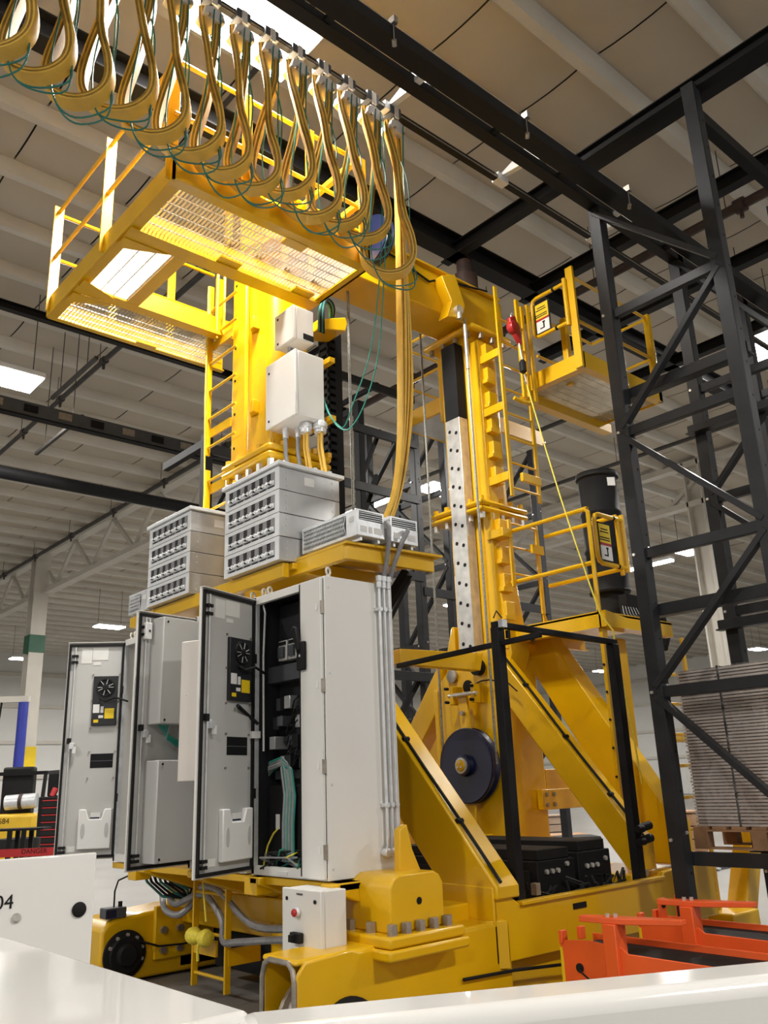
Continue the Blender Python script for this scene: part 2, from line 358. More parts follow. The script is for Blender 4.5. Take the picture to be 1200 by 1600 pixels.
# ---------------------------------------------------------------- the stacker crane
CR = thing('stacker_crane', 'large yellow double-mast stacker crane with platforms and braced base', 'crane', (5.8, 6.4, 0))
bolt = None
def bolts(pts, axis, r, h, parent, name='bolt', m=DSTEEL):
    f0 = None
    for p in pts:
        if f0 is None: f0 = hexb(MB(), p, axis, r, h).build(name, m, parent); p0 = V(p)
        else: cp(f0, V(p)-p0)
# masts
for i, (x0, x1) in enumerate(((4.12, 4.58), (6.92, 7.46))):
    ms = MB().box(x0, x1, 6.12, 6.68, .8, 6.9).build('mast', YEL, CR, .13, 5)
    MB().box(x0-.14, x1+.12, 5.98, 6.82, 4.47, 4.535).build('mast_flange', YEL, CR, .05, 2)
    MB().box(x0-.14, x1+.12, 5.98, 6.82, 4.545, 4.61).build('mast_flange', YEL, CR, .05, 2)
    MB().box(x0-.1, x1+.1, 5.98, 6.82, 6.74, 6.83).build('mast_flange', YEL, CR, .04, 2)
    pts = [(x0-.07, 6.05+.18*k, 4.40) for k in range(5)]+[(x0+.06+.17*k, 6.03, 4.40) for k in range(4)]
    bolts(pts, Z1, .035, .07, CR, m=STEEL); bolts([(p[0], p[1], 4.61) for p in pts], Z1, .035, .05, CR, m=YEL)
    bolts([(x0-.05, 6.1+.2*k, 6.67) for k in range(4)]+[(x0+.1+.2*k, 6.02, 6.67) for k in range(3)], Z1, .033, .07, CR)
mp = MB().box(4.06, 4.10, 6.52, 6.76, 4.2, 6.72).build('mast_plate', YEL, CR, .008)
for k in range(6): MB().cyl((4.055, 6.70, 4.78+k*.36), (4.062, 6.70, 4.78+k*.36), .014, 10).build('bolt_hole', BLACK, mp)
for z in (5.05, 5.95): MB().prism([(4.12, 6.5, z), (4.05, 6.42, z), (4.05, 6.36, z), (4.12, 6.36, z)], (0, 0, .13)).build('mast_bracket', YEL, CR, .006)
# toothed strip on the right mast
st = MB().box(6.93, 7.09, 6.0, 6.12, 2.8, 6.62).build('toothed_strip', YEL, CR, .006)
tooth = None
for k in range(12):
    z = 2.95+k*.31
    if 4.36 < z < 4.62: continue
    if tooth is None: tooth = MB().prism([(6.97, 5.93, z), (7.13, 5.93, z), (7.13, 5.93, z+.2), (6.99, 5.93, z+.2), (6.99, 5.93, z+.05), (6.97, 5.93, z+.05)], (0, .09, 0)).build('tooth', YEL, st, .006); z0 = z
    else: cp(tooth, (0, 0, z-z0))
# guide rail on the right mast: drilled steel below, black above
gr = MB().box(6.76, 6.90, 6.22, 6.44, 2.92, 5.66).build('guide_rail', STEEL, CR, .004)
gk = MB().box(6.76, 6.90, 6.22, 6.44, 5.662, 6.62).build('guide_rail', BLACK, CR, .004, label='black upper section of guide rail')
hole = None
for k in range(12):
    for y, dz in ((6.28, 0), (6.38, .04)):
        c = (6.7575, y, 3.0+k*.225+dz)
        if hole is None: hole = MB().cyl(c, (6.7595, y, c[2]), .022, 12).build('bolt_hole', BLACK, gr); h0 = V(c)
        else: cp(hole, V(c)-h0)
# top beam
tb = MB().box(4.05, 7.62, 6.15, 6.65, 6.88, 7.42).build('top_beam', YEL, CR, .02)
MB().box(4.05, 7.55, 6.1, 6.7, 7.42, 7.45).build('top_flange', YEL, tb, .004)
MB().tube([(5.2, 6.12, 7.36), (5.8, 6.12, 7.33), (6.3, 6.12, 7.22), (6.5, 6.12, 7.33), (7.3, 6.1, 7.46)], .014, 6).build('cable', RUB, tb)
MB().cyl((7.25, 6.4, 7.45), (7.25, 6.4, 7.8), .16, 16).cyl((7.25, 6.4, 7.8), (7.25, 6.4, 8.02), .1, 12).build('guide_roller', PIPER, CR)
MB().cyl((4.4, 6.4, 7.45), (4.4, 6.4, 8.02), .14, 16).build('guide_roller', PIPER, CR)
br = MB().prism([P(690, 430, Y=6.0), P(711, 429, Y=6.0), P(727, 478, Y=6.0), P(721, 497, Y=6.0), P(699, 494, Y=6.0), P(706, 470, Y=6.0)], (0, .15, 0)).build('rope_bracket', YEL, CR, .006)
pb = P(717, 484, Y=5.97)
MB().lathe(pb, Y1, [(.02, -.02), (.055, -.02), (.055, .05), (.02, .05)], 16).cyl(pb-Z1*.03, pb-Z1*.12, .03, 10).build('rod_end', STEEL, br)
MB().cyl((6.70, 5.972, 6.72), (6.70, 5.972, 6.15), .022, 10).build('rope_socket', STEEL, br)
def rope(pts, r=.013): return MB().tube(pts, r, 8).build('wire_rope', ROPE, CR)
rope([(6.70, 5.972, 6.8), (6.70, 5.972, 1.78)]); rope([(6.70, 6.718, 7.0), (6.70, 6.718, 1.78)]); rope([(5.33, 6.45, 6.95), (5.33, 6.45, 1.0)], .016)
def sheave(name, c, R, lab, hub=YEL):
    s = MB().lathe(c, X1, [(R*.97, -.055), (R, -.05), (R, -.035), (R*.93, -.012), (R*.93, .012), (R, .035), (R, .05), (R*.97, .055)], 48).build(name, BLUE, CR, label=lab)
    c = V(c)
    MB().lathe(c, X1, [(R*.86, -.0551), (R*.97, -.0555), (R*.97, -.068), (R*.86, -.06)], 48).build('rim', BLUE, s)
    MB().lathe(c, X1, [(R*.3, -.055), (R*.27, -.11), (R*.18, -.12), (R*.18, -.05)], 32).build('hub', BLUE, s)
    MB().lathe(c, X1, [(R*.21, -.1), (R*.21, -.135), (R*.16, -.137)], 32).build('bearing_ring', GALVD, s)
    MB().lathe(c, X1, [(R*.15, -.12), (R*.15, -.15), (R*.13, -.153)], 24).build('hub_cap', hub, s)
    bolts([c+V((-.15, math.cos(a)*R*.075, math.sin(a)*R*.075)) for a in (1.6, 3.7, 5.7)], -X1, R*.03, .012, s, m=STEEL)
    for a in (1.9, 5.0): MB().cyl(c+V((-.0555, math.cos(a)*R*.62, math.sin(a)*R*.62)), c+V((-.057, math.cos(a)*R*.62, math.sin(a)*R*.62)), R*.06, 12).build('lightening_hole', BLACK, s)
    return s
sh = sheave('pulley', (6.70, 6.345, 1.783), .375, 'navy blue grooved rope pulley')
MB().ob((6.642, 6.27, 1.965), -Y1, -X1, Z1, (-.035, .035), (0, .002), (-.012, .012)).build('maker_plate', PLAS, sh)
pc = P(588, 372, Y=6.0); sheave('pulley', pc+V((.03, .08, 0)), .30, 'navy blue pulley on the top beam', BLUE)
# pulley plate
fp = MB().prism([(6.80, 6.87, 2.55), (6.80, 6.83, 2.66), (6.80, 6.5, 2.94), (6.80, 5.95, 2.94), (6.80, 5.95, .95), (6.80, 6.9, .95), (6.80, 6.87, 1.6)], (.06, 0, 0)).build('pulley_plate', YEL, CR, .01)
MB().box(6.78, 7.6, 6.84, 6.9, .9, 2.6).build('mast_base_plate', YEL, CR, .01)
for c, r, m_, ln in (((749, 1043), .085, RUB, .06), ((708, 1057), .07, DSTEEL, .03), ((731, 1073), .07, BLACK, .004)):
    q = P(*c, X=6.795); MB().lathe(q, -X1, [(r, -.01), (r, ln), (r*.6, ln+.005)], 24).build('port_cover', m_, fp)
for z0, z1, sgn in ((2.12, 2.5, 1), (1.4, 1.02, -1)):
    ym = 6.345
    MB().bar((6.70, ym+.01, z0), (6.70, ym+.04, z1), .13, .03, X1).build('pulley_yoke', YEL, fp, .006)
    for d in (-.15, .15):
        MB().prism([(6.64, ym+d-.02, z1-.1), (6.64, ym+d+.02, z1-.1), (6.64, ym+d+.02, z1+.1), (6.64, ym+d-.02, z1+.1)], (.16, 0, 0)).build('yoke_ear', YEL, fp, .01)
        bolts([(6.63, ym+d-.03*(1 if d < 0 else -1), z1+q) for q in (-.07, .07)], -X1, .016, .05, fp, m=BLACK)
    MB().cyl((6.66, ym-.2, z1), (6.66, ym+.2, z1), .022, 12).build('yoke_pin', STEEL, fp)
    bolts([(6.68, ym+.02, (z0+z1)/2)], -X1, .025, .04, fp)
MB().tube([P(740, 1070, X=6.78), P(752, 1064, X=6.76), P(765, 1062, X=6.74), P(795, 1068, X=6.74), P(808, 1080, X=6.74)], .008, 6).build('cable', RUB, fp)
xr = P(858, 1250, Y=5.98).x
MB().box(6.90, xr, 5.98, 6.82, .56, 2.9).build('mast_base', YEL, CR, .05, 3)
ta = MB().box(xr-.2, xr+.7, 5.9, 5.97, 1.32, 1.52).build('tie_plate', YEL, CR, .008); MB().box(xr+.0, xr+1.2, 6.0, 6.2, 1.5, 1.72).build('rear_tie', YEL, CR, .01)
bolts([(xr-.14+.12*i, 5.9, 1.37+.1*j) for i in range(2) for j in range(2)], -Y1, .022, .02, ta)
# tapered arm from the right mast
MB().prism([P(612, 1016, Y=6.2), P(742, 1023, Y=6.2), P(738, 1050, Y=6.2), P(612, 1040, Y=6.2)], (0, -.12, 0)).build('tapered_arm', YEL, CR, .008)
# A-frame braces, mirrored about the crane centre line
def brace(x0, x1, pts, cab=True):
    for sg in (1, -1):
        pl = [(x0, 6.4+sg*(y-6.4), z) for y, z in pts]
        o = MB().prism(pl, (x1-x0, 0, 0)).build('brace', YEL, CR, .012)
        if sg == 1 and cab:
            a, c = V((x0+.05, *pts[0])), V((x0+.05, *pts[1])); d = (c-a).normalized()
            MB().tube([a.lerp(c, q)+Z1*.025+V((0, 0, .03*math.sin(q*9)*.3)) for q in (0, .15, .3, .45, .6, .75, .9, 1)], .013, 6).build('brace_cable', RUB, o)
            bolts([a.lerp(c, q)+Z1*.02-X1*.03 for q in (.2, .5, .8)], X1, .02, .06, o, 'cable_clip', RUB)
brace(6.82, 7.02, [(5.95, 2.87), (4.5, 1.10), (4.5, .85), (4.66, .85), (5.95, 2.45)])
brace(7.42, 7.66, [(5.78, 3.12), (4.5, 1.2), (4.5, .85), (4.78, .85), (6.2, 3.05)], False)
brace(4.76, 5.0, [(6.15, 2.98), (4.33, .93), (4.33, .85), (4.82, .85), (6.15, 2.32)])
# cap where the braces meet the mast
for sg in (1, -1):
    MB().prism([(6.98, 6.4+sg*.5, 2.9), (6.98, 6.4+sg*.36, 4.0 if sg < 0 else 3.3), (6.98, 6.4+sg*.32, 4.0 if sg < 0 else 3.3), (6.98, 6.4+sg*.32, 2.5)], (.3, 0, 0)).build('mast_gusset', YEL, CR, .01)
# base frame: cross sills and side troughs
for x0, x1 in ((4.4, 4.98), (6.78, 7.62)):
    MB().box(x0, x1, 4.6, 8.2, .45, .82).build('base_sill', YEL, CR, .015)
tg = MB().prism([(4.76, 4.36, .93), (4.86, 4.36, .91), (5.02, 4.36, .80), (6.86, 4.36, .80), (6.9, 4.36, .84), (7.7, 4.36, .9), (7.7, 4.36, .42), (4.76, 4.36, .45)], (0, .06, 0)).build('side_trough', YEL, CR, .01)
MB().box(5.02, 6.86, 4.33, 4.40, .79, .815).build('trough_lip', YEL, tg, .004)
MB().box(4.76, 7.7, 4.42, 6.2, .5, .56).build('trough_floor', YEL, tg)
MB().prism([(4.75, 4.36, .93), (4.75, 4.36, .45), (4.75, 4.62, .60), (4.75, 5.4, .62), (4.75, 5.4, .94)], (.03, 0, 0)).build('trough_end', YEL, tg, .006)
MB().prism([(4.70, 4.40, .72), (4.70, 4.40, .42), (4.84, 4.32, .42), (4.84, 4.32, .72)], (0, .06, 0)).build('corner_stiffener', YEL, tg, .006)
MB().box(5.62, 5.78, 4.352, 4.36, .695, .735).build('name_plate', RUB, tg)
MB().tube([(4.4, 4.34, .42), (4.9, 4.34, .40), (5.4, 4.34, .36), (5.7, 4.35, .32)], .012, 6).build('cable', RUB, tg)
MB().box(4.78, 7.68, 4.46, 4.74, .05, .44).build('bottom_beam', YEL, CR, .02)
MB().box(4.40, 7.68, 8.1, 8.36, .05, .44).build('bottom_beam', YEL, CR, .02)
MB().box(4.5, 7.3, 5.2, 7.6, .12, .42).build('under_crane_shade', BLACK, CR)  # black block added to paint in the shade beneath the crane
MB().box(4.76, 7.7, 8.38, 8.44, .45, .85).build('side_trough', YEL, CR, .01)
# near bogie
bg = MB().prism([(3.1, 4.36, .0), (3.1, 4.36, .63), (3.16, 4.36, .70), (3.5, 4.36, .72), (3.56, 4.36, .70), (4.9, 4.36, .70), (4.9, 4.36, .0)], (0, .03, 0)).build('bogie', YEL, CR, .02, 3)
MB().box(3.1, 4.9, 4.68, 4.71, .0, .68).build('bogie_plate', YEL, bg, .01)
MB().box(3.1, 4.9, 4.37, 4.71, .68, .715).build('bogie_top', YEL, bg, .02, 3)
MB().box(3.6, 4.9, 4.39, 4.68, .02, .6).build('bogie_core', BLACK, bg)
MB().tube([(3.095, 4.375, .02), (3.095, 4.375, .60), (3.095, 4.39, .66), (3.095, 4.43, .695), (3.095, 4.62, .695), (3.095, 4.67, .67), (3.095, 4.695, .60), (3.095, 4.695, .02)], .016, 8).build('opening_rim', DSTEEL, bg)
MB().lathe((3.42, 4.45, .30), Y1, [(.20, 0), (.30, .0), (.30, .03), (.27, .04), (.27, .12), (.30, .13), (.3, .16), (.2, .16)], 36).build('wheel', DSTEEL, bg)
MB().lathe((3.46, 4.362, .25), -Y1, [(.23, 0), (.23, .02), (.18, .03), (.1, .05)], 36).build('bearing_cover', RUB, bg)
fg = MB().box(3.68, 4.32, 4.22, 5.0, .70, .765).build('bogie_flange', YEL, CR, .015)
MB().box(3.66, 4.34, 4.2, 5.02, .635, .698).build('lower_flange', YEL, fg, .015)
bolts([(3.76+k*.118, 4.29, .765) for k in range(5)]+[(3.76, 4.29+.2*k, .765) for k in (1, 2, 3)], Z1, .034, .06, fg)
ar = [(3.78+.29+.29*math.cos(a), z) for a, z in ()]
MB().prism([(3.78, 4.32, .765), (3.78, 4.32, 1.02), (3.81, 4.32, 1.07), (3.86, 4.32, 1.095), (4.16, 4.32, 1.095), (4.21, 4.32, 1.07), (4.24, 4.32, 1.02), (4.24, 4.32, .765)], (0, .5, 0)).build('bogie_pedestal', YEL, CR, .012, 3)
MB().cyl((4.02, 4.316, .93), (4.02, 4.322, .93), .022, 14).build('lifting_hole', BLACK, fg)
MB().prism([(4.02, 4.5, .9), (4.04, 4.5, 1.35), (4.11, 4.5, 1.38), (4.15, 4.5, 1.22), (4.22, 4.5, 1.08), (4.34, 4.5, .97), (4.40, 4.5, .95), (4.40, 4.5, .8)], (0, .06, 0)).build('pedestal_gusset', YEL, CR, .01)
# far bogie
b2 = MB().prism([(3.62, 8.1, .02), (3.62, 8.1, .45), (3.68, 8.1, .52), (3.75, 8.1, .55), (4.4, 8.1, .60), (5.0, 8.1, .62), (5.0, 8.1, .02)], (0, .5, 0)).build('bogie', YEL, CR, .03, 3)
MB().lathe((3.845, 8.095, .245), -Y1, [(.205, 0), (.205, .02), (.16, .03), (.15, .06), (.1, .06), (.08, .1), (.05, .1)], 40).build('bearing_cover', RUB, b2)
bolts([(3.845+.165*math.cos(a), 8.07, .245+.165*math.sin(a)) for a in (.9, 1.5, 2.1, 2.7, .3, -.3)], -Y1, .017, .02, b2, m=STEEL)
pa = MB().box(4.12, 4.75, 8.05, 8.1, .16, .62).build('bolted_plate', YEL, b2, .012)
bolts([(4.2+i*.17, 8.05, .24+j*.17) for i in range(3) for j in range(2)], -Y1, .035, .035, pa)
MB().tube([(3.95, 8.03, .35), (4.15, 8.02, .28), (4.4, 8.0, .27), (4.8, 8.0, .33)], .01, 6).build('cable', RUB, b2)
# cross members below the cabinets
MB().box(4.2, 4.32, 4.9, 8.0, .62, .80).build('cross_member', YEL, CR, .01)
MB().lathe((4.6, 6.2, .05), Z1, [(.36, 0), (.36, .75), (.3, .85)], 32).build('mast_foot', YEL, CR)
for y0, y1 in ((4.62, 4.74), (5.45, 5.57), (6.35, 6.47), (7.2, 7.32)):
    MB().prism([(3.56, y0, 1.05), (3.56, y0, 1.0), (4.15, y0, .80), (4.3, y0, .80), (4.3, y0, 1.05)], (0, y1-y0, 0)).build('cabinet_bracket', YEL, CR, .01)
MB().box(3.62, 4.3, 4.62, 7.95, 1.0, 1.05).build('cabinet_shelf', YEL, CR, .006)
MB().box(3.56, 3.70, 5.48, 5.64, .93, 1.05).build('shelf_channel', YEL, CR, .006)
MB().box(3.56, 3.70, 7.35, 7.5, .93, 1.05).build('shelf_channel', YEL, CR, .006)
# shelf above the cabinets
MB().box(3.66, 3.72, 5.3, 7.5, 3.18, 3.295).build('bank_shelf', YEL, CR, .006)
MB().box(3.72, 4.2, 5.25, 6.05, 3.24, 3.29).build('bank_shelf', YEL, CR, .006)
MB().box(3.72, 4.2, 6.66, 7.45, 3.24, 3.29).build('bank_shelf', YEL, CR, .006)
sf = MB().prism([(3.76, 5.34, 3.2), (3.76, 4.68, 3.2), (3.80, 4.66, 3.2), (4.62, 4.62, 3.2), (4.62, 4.65, 3.2), (3.83, 4.70, 3.2), (3.79, 5.34, 3.2)], (0, 0, .11)).build('resistor_shelf', YEL, CR, .004)
MB().prism([(3.76, 5.34, 3.31), (3.76, 4.64, 3.31), (4.66, 4.56, 3.31), (4.66, 5.2, 3.31)], (0, 0, .018)).build('shelf_top', YEL, sf)
MB().box(3.8, 4.55, 5.2, 5.3, 3.2, 3.3).build('shelf_channel', YEL, sf, .006)
MB().bar((4.45, 4.75, 3.2), (4.38, 5.6, 2.4), .06, .08).build('shelf_strut', BLACK, CR)
MB().box(3.64, 3.9, 7.42, 7.9, 3.18, 3.28).build('bank_shelf', YEL, CR, .006)

# platforms with gratings and railings
def grating(x0, x1, y0, y1, z, parent, along='x'):
    m = MB()
    n = int((y1-y0)/.098); k = int((x1-x0)/.034)
    if along == 'y':
        n = int((x1-x0)/.098); k = int((y1-y0)/.034)
    for i in range(k+1):
        if along == 'x': x = x0+(x1-x0)*i/k; m.box(x-.002, x+.002, y0, y1, z, z+.03)
        else: y = y0+(y1-y0)*i/k; m.box(x0, x1, y-.002, y+.002, z, z+.03)
    for i in range(n+1):
        if along == 'x': y = y0+(y1-y0)*i/n; m.box(x0, x1, y-.004, y+.004, z+.002, z+.012)
        else: x = x0+(x1-x0)*i/n; m.box(x-.004, x+.004, y0, y1, z+.002, z+.012)
    return m.build('grating', GRATE, parent, kind='stuff', flat=True)
def platform(x0, x1, y0, y1, z, name='platform', h=.2):
    p = MB().box(x0, x0+.02, y0, y1, z, z+h).build(name, YEL, CR)
    MB().box(x0, x1, y0, y0+.02, z, z+h).build('fascia', YEL, p); MB().box(x0, x1, y1-.02, y1, z, z+h).build('fascia', YEL, p)
    MB().box(x0+.021, x0+.1, y0+.1, y1-.06, z+.001, z+.013).build('flange', YEL, p); MB().box(x0+.021, x1, y0+.021, y0+.099, z+.001, z+.013).build('flange', YEL, p); MB().box(x0+.021, x1, y1-.059, y1-.021, z+.001, z+.013).build('flange', YEL, p)
    return p
def rail(parent, pts, r=.02): return MB().tube(pts, r, 8).build('rail', YEL, parent)
def post(parent, x, y, z0, z1, dx=.05, dy=.012): return MB().box(x-dx, x+dx, y-dy, y+dy, z0, z1).build('post', YEL, parent, .004)
p1 = platform(2.49, 4.46, 5.06, 7.66, 6.1)
MB().box(2.511, 4.44, 5.816, 5.939, 6.08, 6.11).build('cross_beam', YEL, p1); MB().box(2.511, 4.44, 5.94, 5.955, 6.08, 6.28).build('cross_beam', YEL, p1)
MB().box(2.511, 4.44, 5.80, 5.815, 6.08, 6.28).build('cross_beam', YEL, p1)
MB().box(2.511, 4.3, 6.90, 7.02, 6.085, 6.125).build('cross_beam', YEL, p1); MB().box(2.98, 4.3, 7.0, 7.02, 6.1, 6.34).build('kick_plate', YEL, p1)
MB().box(2.98, 3.10, 5.956, 6.899, 6.088, 6.12).build('cross_beam', YEL, p1); MB().box(3.08, 3.10, 5.95, 6.9, 6.1, 6.3).build('cross_beam', YEL, p1)
MB().box(4.38, 4.46, 5.06, 5.95, 6.1, 6.12).build('end_plate', YEL, p1); MB().box(4.44, 4.46, 5.06, 5.95, 6.1, 6.3).build('end_plate', YEL, p1)
for pl in ([(2.5, 5.95), (2.9, 5.95), (2.5, 6.12)], [(2.5, 6.9), (2.85, 6.9), (2.5, 6.76)], [(2.5, 7.02), (2.9, 7.02), (2.5, 7.2)]):
    MB().prism([(a+.012, c, 6.07) for a, c in pl], (0, 0, .009)).build('corner_gusset', YEL, p1)
for xa, ya in ((3.3, 5.72), (4.1, 5.72), (3.6, 5.14), (3.4, 7.55)):
    MB().box(xa, xa+.22, ya, ya+.1, 6.095, 6.113).build('grating_clip_plate', YEL, p1)
grating(2.59, 4.38, 5.16, 5.81, 6.115, p1); grating(2.59, 2.98, 5.96, 6.90, 6.115, p1, 'y'); grating(2.59, 4.3, 7.02, 7.61, 6.115, p1)
# railing of the near platform
for y in (7.56, 6.33, 5.12):
    MB().box(2.45, 2.55, y-.008, y+.008, 6.12, 7.32).build('post', YEL, p1, .004)
for z in (7.26, 6.74):
    rail(p1, [(2.5, 5.12, z), (2.5, 7.56, z)])
    rail(p1, [(2.5, 7.6, z), (3.2, 7.6, z), (4.3, 7.6, z)]); rail(p1, [(2.5, 5.1, z), (4.44, 5.1, z)])
for x in (3.15, 3.8, 4.4): post(p1, x, 5.075, 6.2, 7.28, .045); post(p1, x, 7.645, 6.2, 7.28, .045)
MB().bar((4.4, 5.1, 7.3), (4.4, 6.1, 7.3), .05, .05).build('rail', YEL, p1); MB().bar((4.4, 5.1, 6.8), (4.4, 6.1, 6.8), .05, .05).build('rail', YEL, p1)
for k in range(4): MB().cyl((3.3+k*.3, 5.6, 6.15), (3.3+k*.3, 5.6, 6.52), .035, 10).cyl((3.3+k*.3, 5.6, 6.52), (3.3+k*.3, 5.6, 6.58), .06, 10).build('anchor_post', YEL, p1)
MB().box(3.08, 3.22, 5.13, 5.135, 6.32, 6.46).build('warning_sign', PLAS, p1, label='white warning sign with red band'); MB().box(3.08, 3.22, 5.126, 5.13, 6.42, 6.46).build('sign_band', RED, p1)
# upper right platform
p2 = platform(7.66, 9.3, 5.05, 5.95, 6.1)
MB().box(7.66, 9.4, 5.9, 6.02, 6.0, 6.12).build('cross_beam', YEL, p2)
grating(7.74, 9.25, 5.14, 5.9, 6.115, p2)
MB().box(9.28, 9.3, 5.05, 5.95, 6.1, 6.3).build('fascia', YEL, p2)
MB().box(7.6, 9.0, 6.75, 6.8, 6.0, 6.2).build('cross_beam', YEL, p2); grating(8.0, 9.2, 6.85, 7.5, 6.115, p2)
MB().box(7.62, 7.66, 5.05, 5.15, 6.1, 7.42).build('post', YEL, p2, .004)
MB().box(9.22, 9.3, 5.05, 5.13, 6.1, 7.35).build('post', YEL, p2, .01); MB().box(7.9, 7.98, 5.42, 5.5, 6.1, 7.0).build('post', YEL, p2, .01)
for z in (7.3, 6.72):
    rail(p2, [(7.7, 5.09, z), (9.26, 5.09, z)]); rail(p2, [(9.26, 5.09, z), (9.26, 5.95, z)])
    rail(p2, [(8.0, 5.95, z), (9.26, 5.95, z)])
# far side of the same platform
p3 = MB().box(7.21, 7.25, 6.83, 7.66, 6.1, 6.3).build('platform', YEL, CR)
MB().box(7.21, 9.0, 7.62, 7.66, 6.1, 6.3).build('fascia', YEL, p3); MB().box(7.25, 9.0, 6.83, 7.62, 6.1, 6.115).build('deck_plate', GALVD, p3)
MB().box(7.2, 7.25, 7.56, 7.66, 6.1, 7.4).build('post', YEL, p3, .004); MB().box(7.2, 7.3, 6.86, 6.94, 5.95, 7.2).build('post', YEL, p3, .01)
for z in (7.3, 6.72): rail(p3, [(7.23, 7.6, z), (7.23, 6.9, z)]); rail(p3, [(7.23, 7.62, z), (9, 7.62, z)])
# lower right platform
p4 = platform(7.1, 8.4, 4.84, 6.0, 3.02, h=.16)
MB().box(7.1, 8.4, 4.84, 6.0, 3.15, 3.17).build('deck_plate', YEL, p4)
MB().prism([(7.1, 4.84, 3.02), (8.0, 4.84, 3.02), (8.0, 4.84, 3.06), (7.1, 4.84, 3.18)], (0, -.06, 0)).build('fascia', YEL, p4)
MB().box(7.13, 7.22, 4.86, 4.9, .9, 3.02).build('support_post', YEL, p4, .006)
for k in range(7): MB().cyl((7.12, 4.88, 1.1+k*.26), (7.13, 4.88, 1.1+k*.26), .012, 8).build('bolt_hole', BLACK, p4)
MB().box(7.72, 7.9, 5.1, 5.3, .9, 3.0).build('support_box', YEL, p4, .02)
R4 = .024
for z in (4.24, 3.67):
    rail(p4, [(7.1, 5.92, z), (7.1, 4.85, z)], R4); rail(p4, [(7.6, 5.8, z), (7.6, 4.85, z)], R4)
rail(p4, [(7.1, 4.98, 4.24), (7.1, 4.88, 4.235), (7.1, 4.85, 4.2), (7.1, 4.85, 3.18)], R4); rail(p4, [(7.6, 4.85, 4.24), (7.6, 4.85, 3.6)], R4)
# ladders
def ladder(pts_l, pts_r, zs, axis, name='ladder', r=.014, wide=.055):
    l = MB()
    a = V(pts_l[0]); c = V(pts_l[1])
    sx, sy = (.012, wide/2) if axis == 'y' else (wide/2, .012)
    if axis == 'y': sx, sy = wide/2, .012
    o = MB().box(a.x-sx, a.x+sx, a.y-sy, a.y+sy, a.z, c.z).build(name, YEL, CR, .005)
    if pts_r:
        a2 = V(pts_r[0]); c2 = V(pts_r[1]); MB().box(a2.x-sx, a2.x+sx, a2.y-sy, a2.y+sy, a2.z, c2.z).build('stile', YEL, o, .005)
    else: a2 = a+V((0, -.52, 0))
    f0 = None
    for z in zs:
        if f0 is None: f0 = MB().cyl((a.x, a.y, z), (a2.x, a2.y, z), r, 8).build('rung', YEL, o); z0 = z
        else: cp(f0, (0, 0, z-z0))
    return o
ladder([(4.0, 7.11, 4.82), (4.0, 7.11, 6.75)], None, [4.9+.31*k for k in range(6)], 'y')
l2 = ladder([(4.0, 7.09, .1), (4.0, 7.09, 4.66)], [(4.0, 6.57, .1), (4.0, 6.57, 4.4)], [.2+.31*k for k in range(15)], 'y')
MB().box(3.98, 4.0, 6.72, 7.08, .35, .47).build('ladder_bracket', YEL, l2); MB().box(4.0, 4.3, 6.55, 6.6, .3, .42).build('ladder_bracket', YEL, l2)
for z in (5.02, 4.42, 6.0): MB().box(4.02, 4.04, 6.72, 7.1, z, z+.09).build('ladder_bracket', YEL, l2)
for x in (3.97, 4.05): MB().cyl((x, 6.93, 6.05), (x, 6.93, 6.8), .016, 8).build('grab_rail', YEL, l2)
l3 = ladder([(6.97, 5.70, 4.58), (6.97, 5.70, 7.2)], [(7.44, 5.70, 4.58), (7.44, 5.70, 7.1)], [4.68+.3*k for k in range(8)], 'x')
for z in (6.3, 5.62, 4.78): MB().box(6.95, 6.985, 5.72, 6.1, z, z+.1).build('ladder_bracket', YEL, l3, .005)
MB().box(7.08, 7.40, 5.62, 5.66, 4.76, 4.86).build('foot_plate', YEL, l3, .005)
for x in (7.24, 7.44): MB().box(x-.03, x+.03, 5.6, 5.63, 5.8, 7.08).build('hoop_bar', YEL, l3, .005)
MB().tube([(7.05, 5.62, 5.75), (7.15, 5.6, 5.72), (7.3, 5.6, 5.74)], .025, 8).build('hoop_clamp', YEL, l3)
l4 = ladder([(7.04, 5.84, 3.6), (7.04, 5.84, 4.36)], [(7.5, 5.84, 3.35), (7.5, 5.84, 4.36)], [3.75, 4.05, 4.32], 'x')
MB().box(7.36, 7.56, 5.80, 5.83, 4.02, 4.12).build('ladder_bracket', YEL, l4); MB().box(6.9, 7.06, 5.82, 6.06, 4.15, 4.25).build('ladder_bracket', YEL, l4, .005); MB().prism([(7.5, 5.84, 3.35), (7.53, 5.84, 3.35), (7.62, 5.84, 3.15), (7.6, 5.84, 3.1), (7.5, 5.84, 3.2)], (0, .02, 0)).build('ladder_foot', YEL, l4)
l5 = ladder([(7.9, 4.75, .3), (7.9, 4.75, 3.0)], [(8.4, 4.75, .3), (8.4, 4.75, 3.0)], [.5+.3*k for k in range(8)], 'x', r=.018)
rail(l5, [(7.8, 4.7, 2.4), (8.9, 4.7, 2.4)], .03); rail(l5, [(7.8, 4.7, 1.95), (8.6, 4.7, 1.95)], .03)
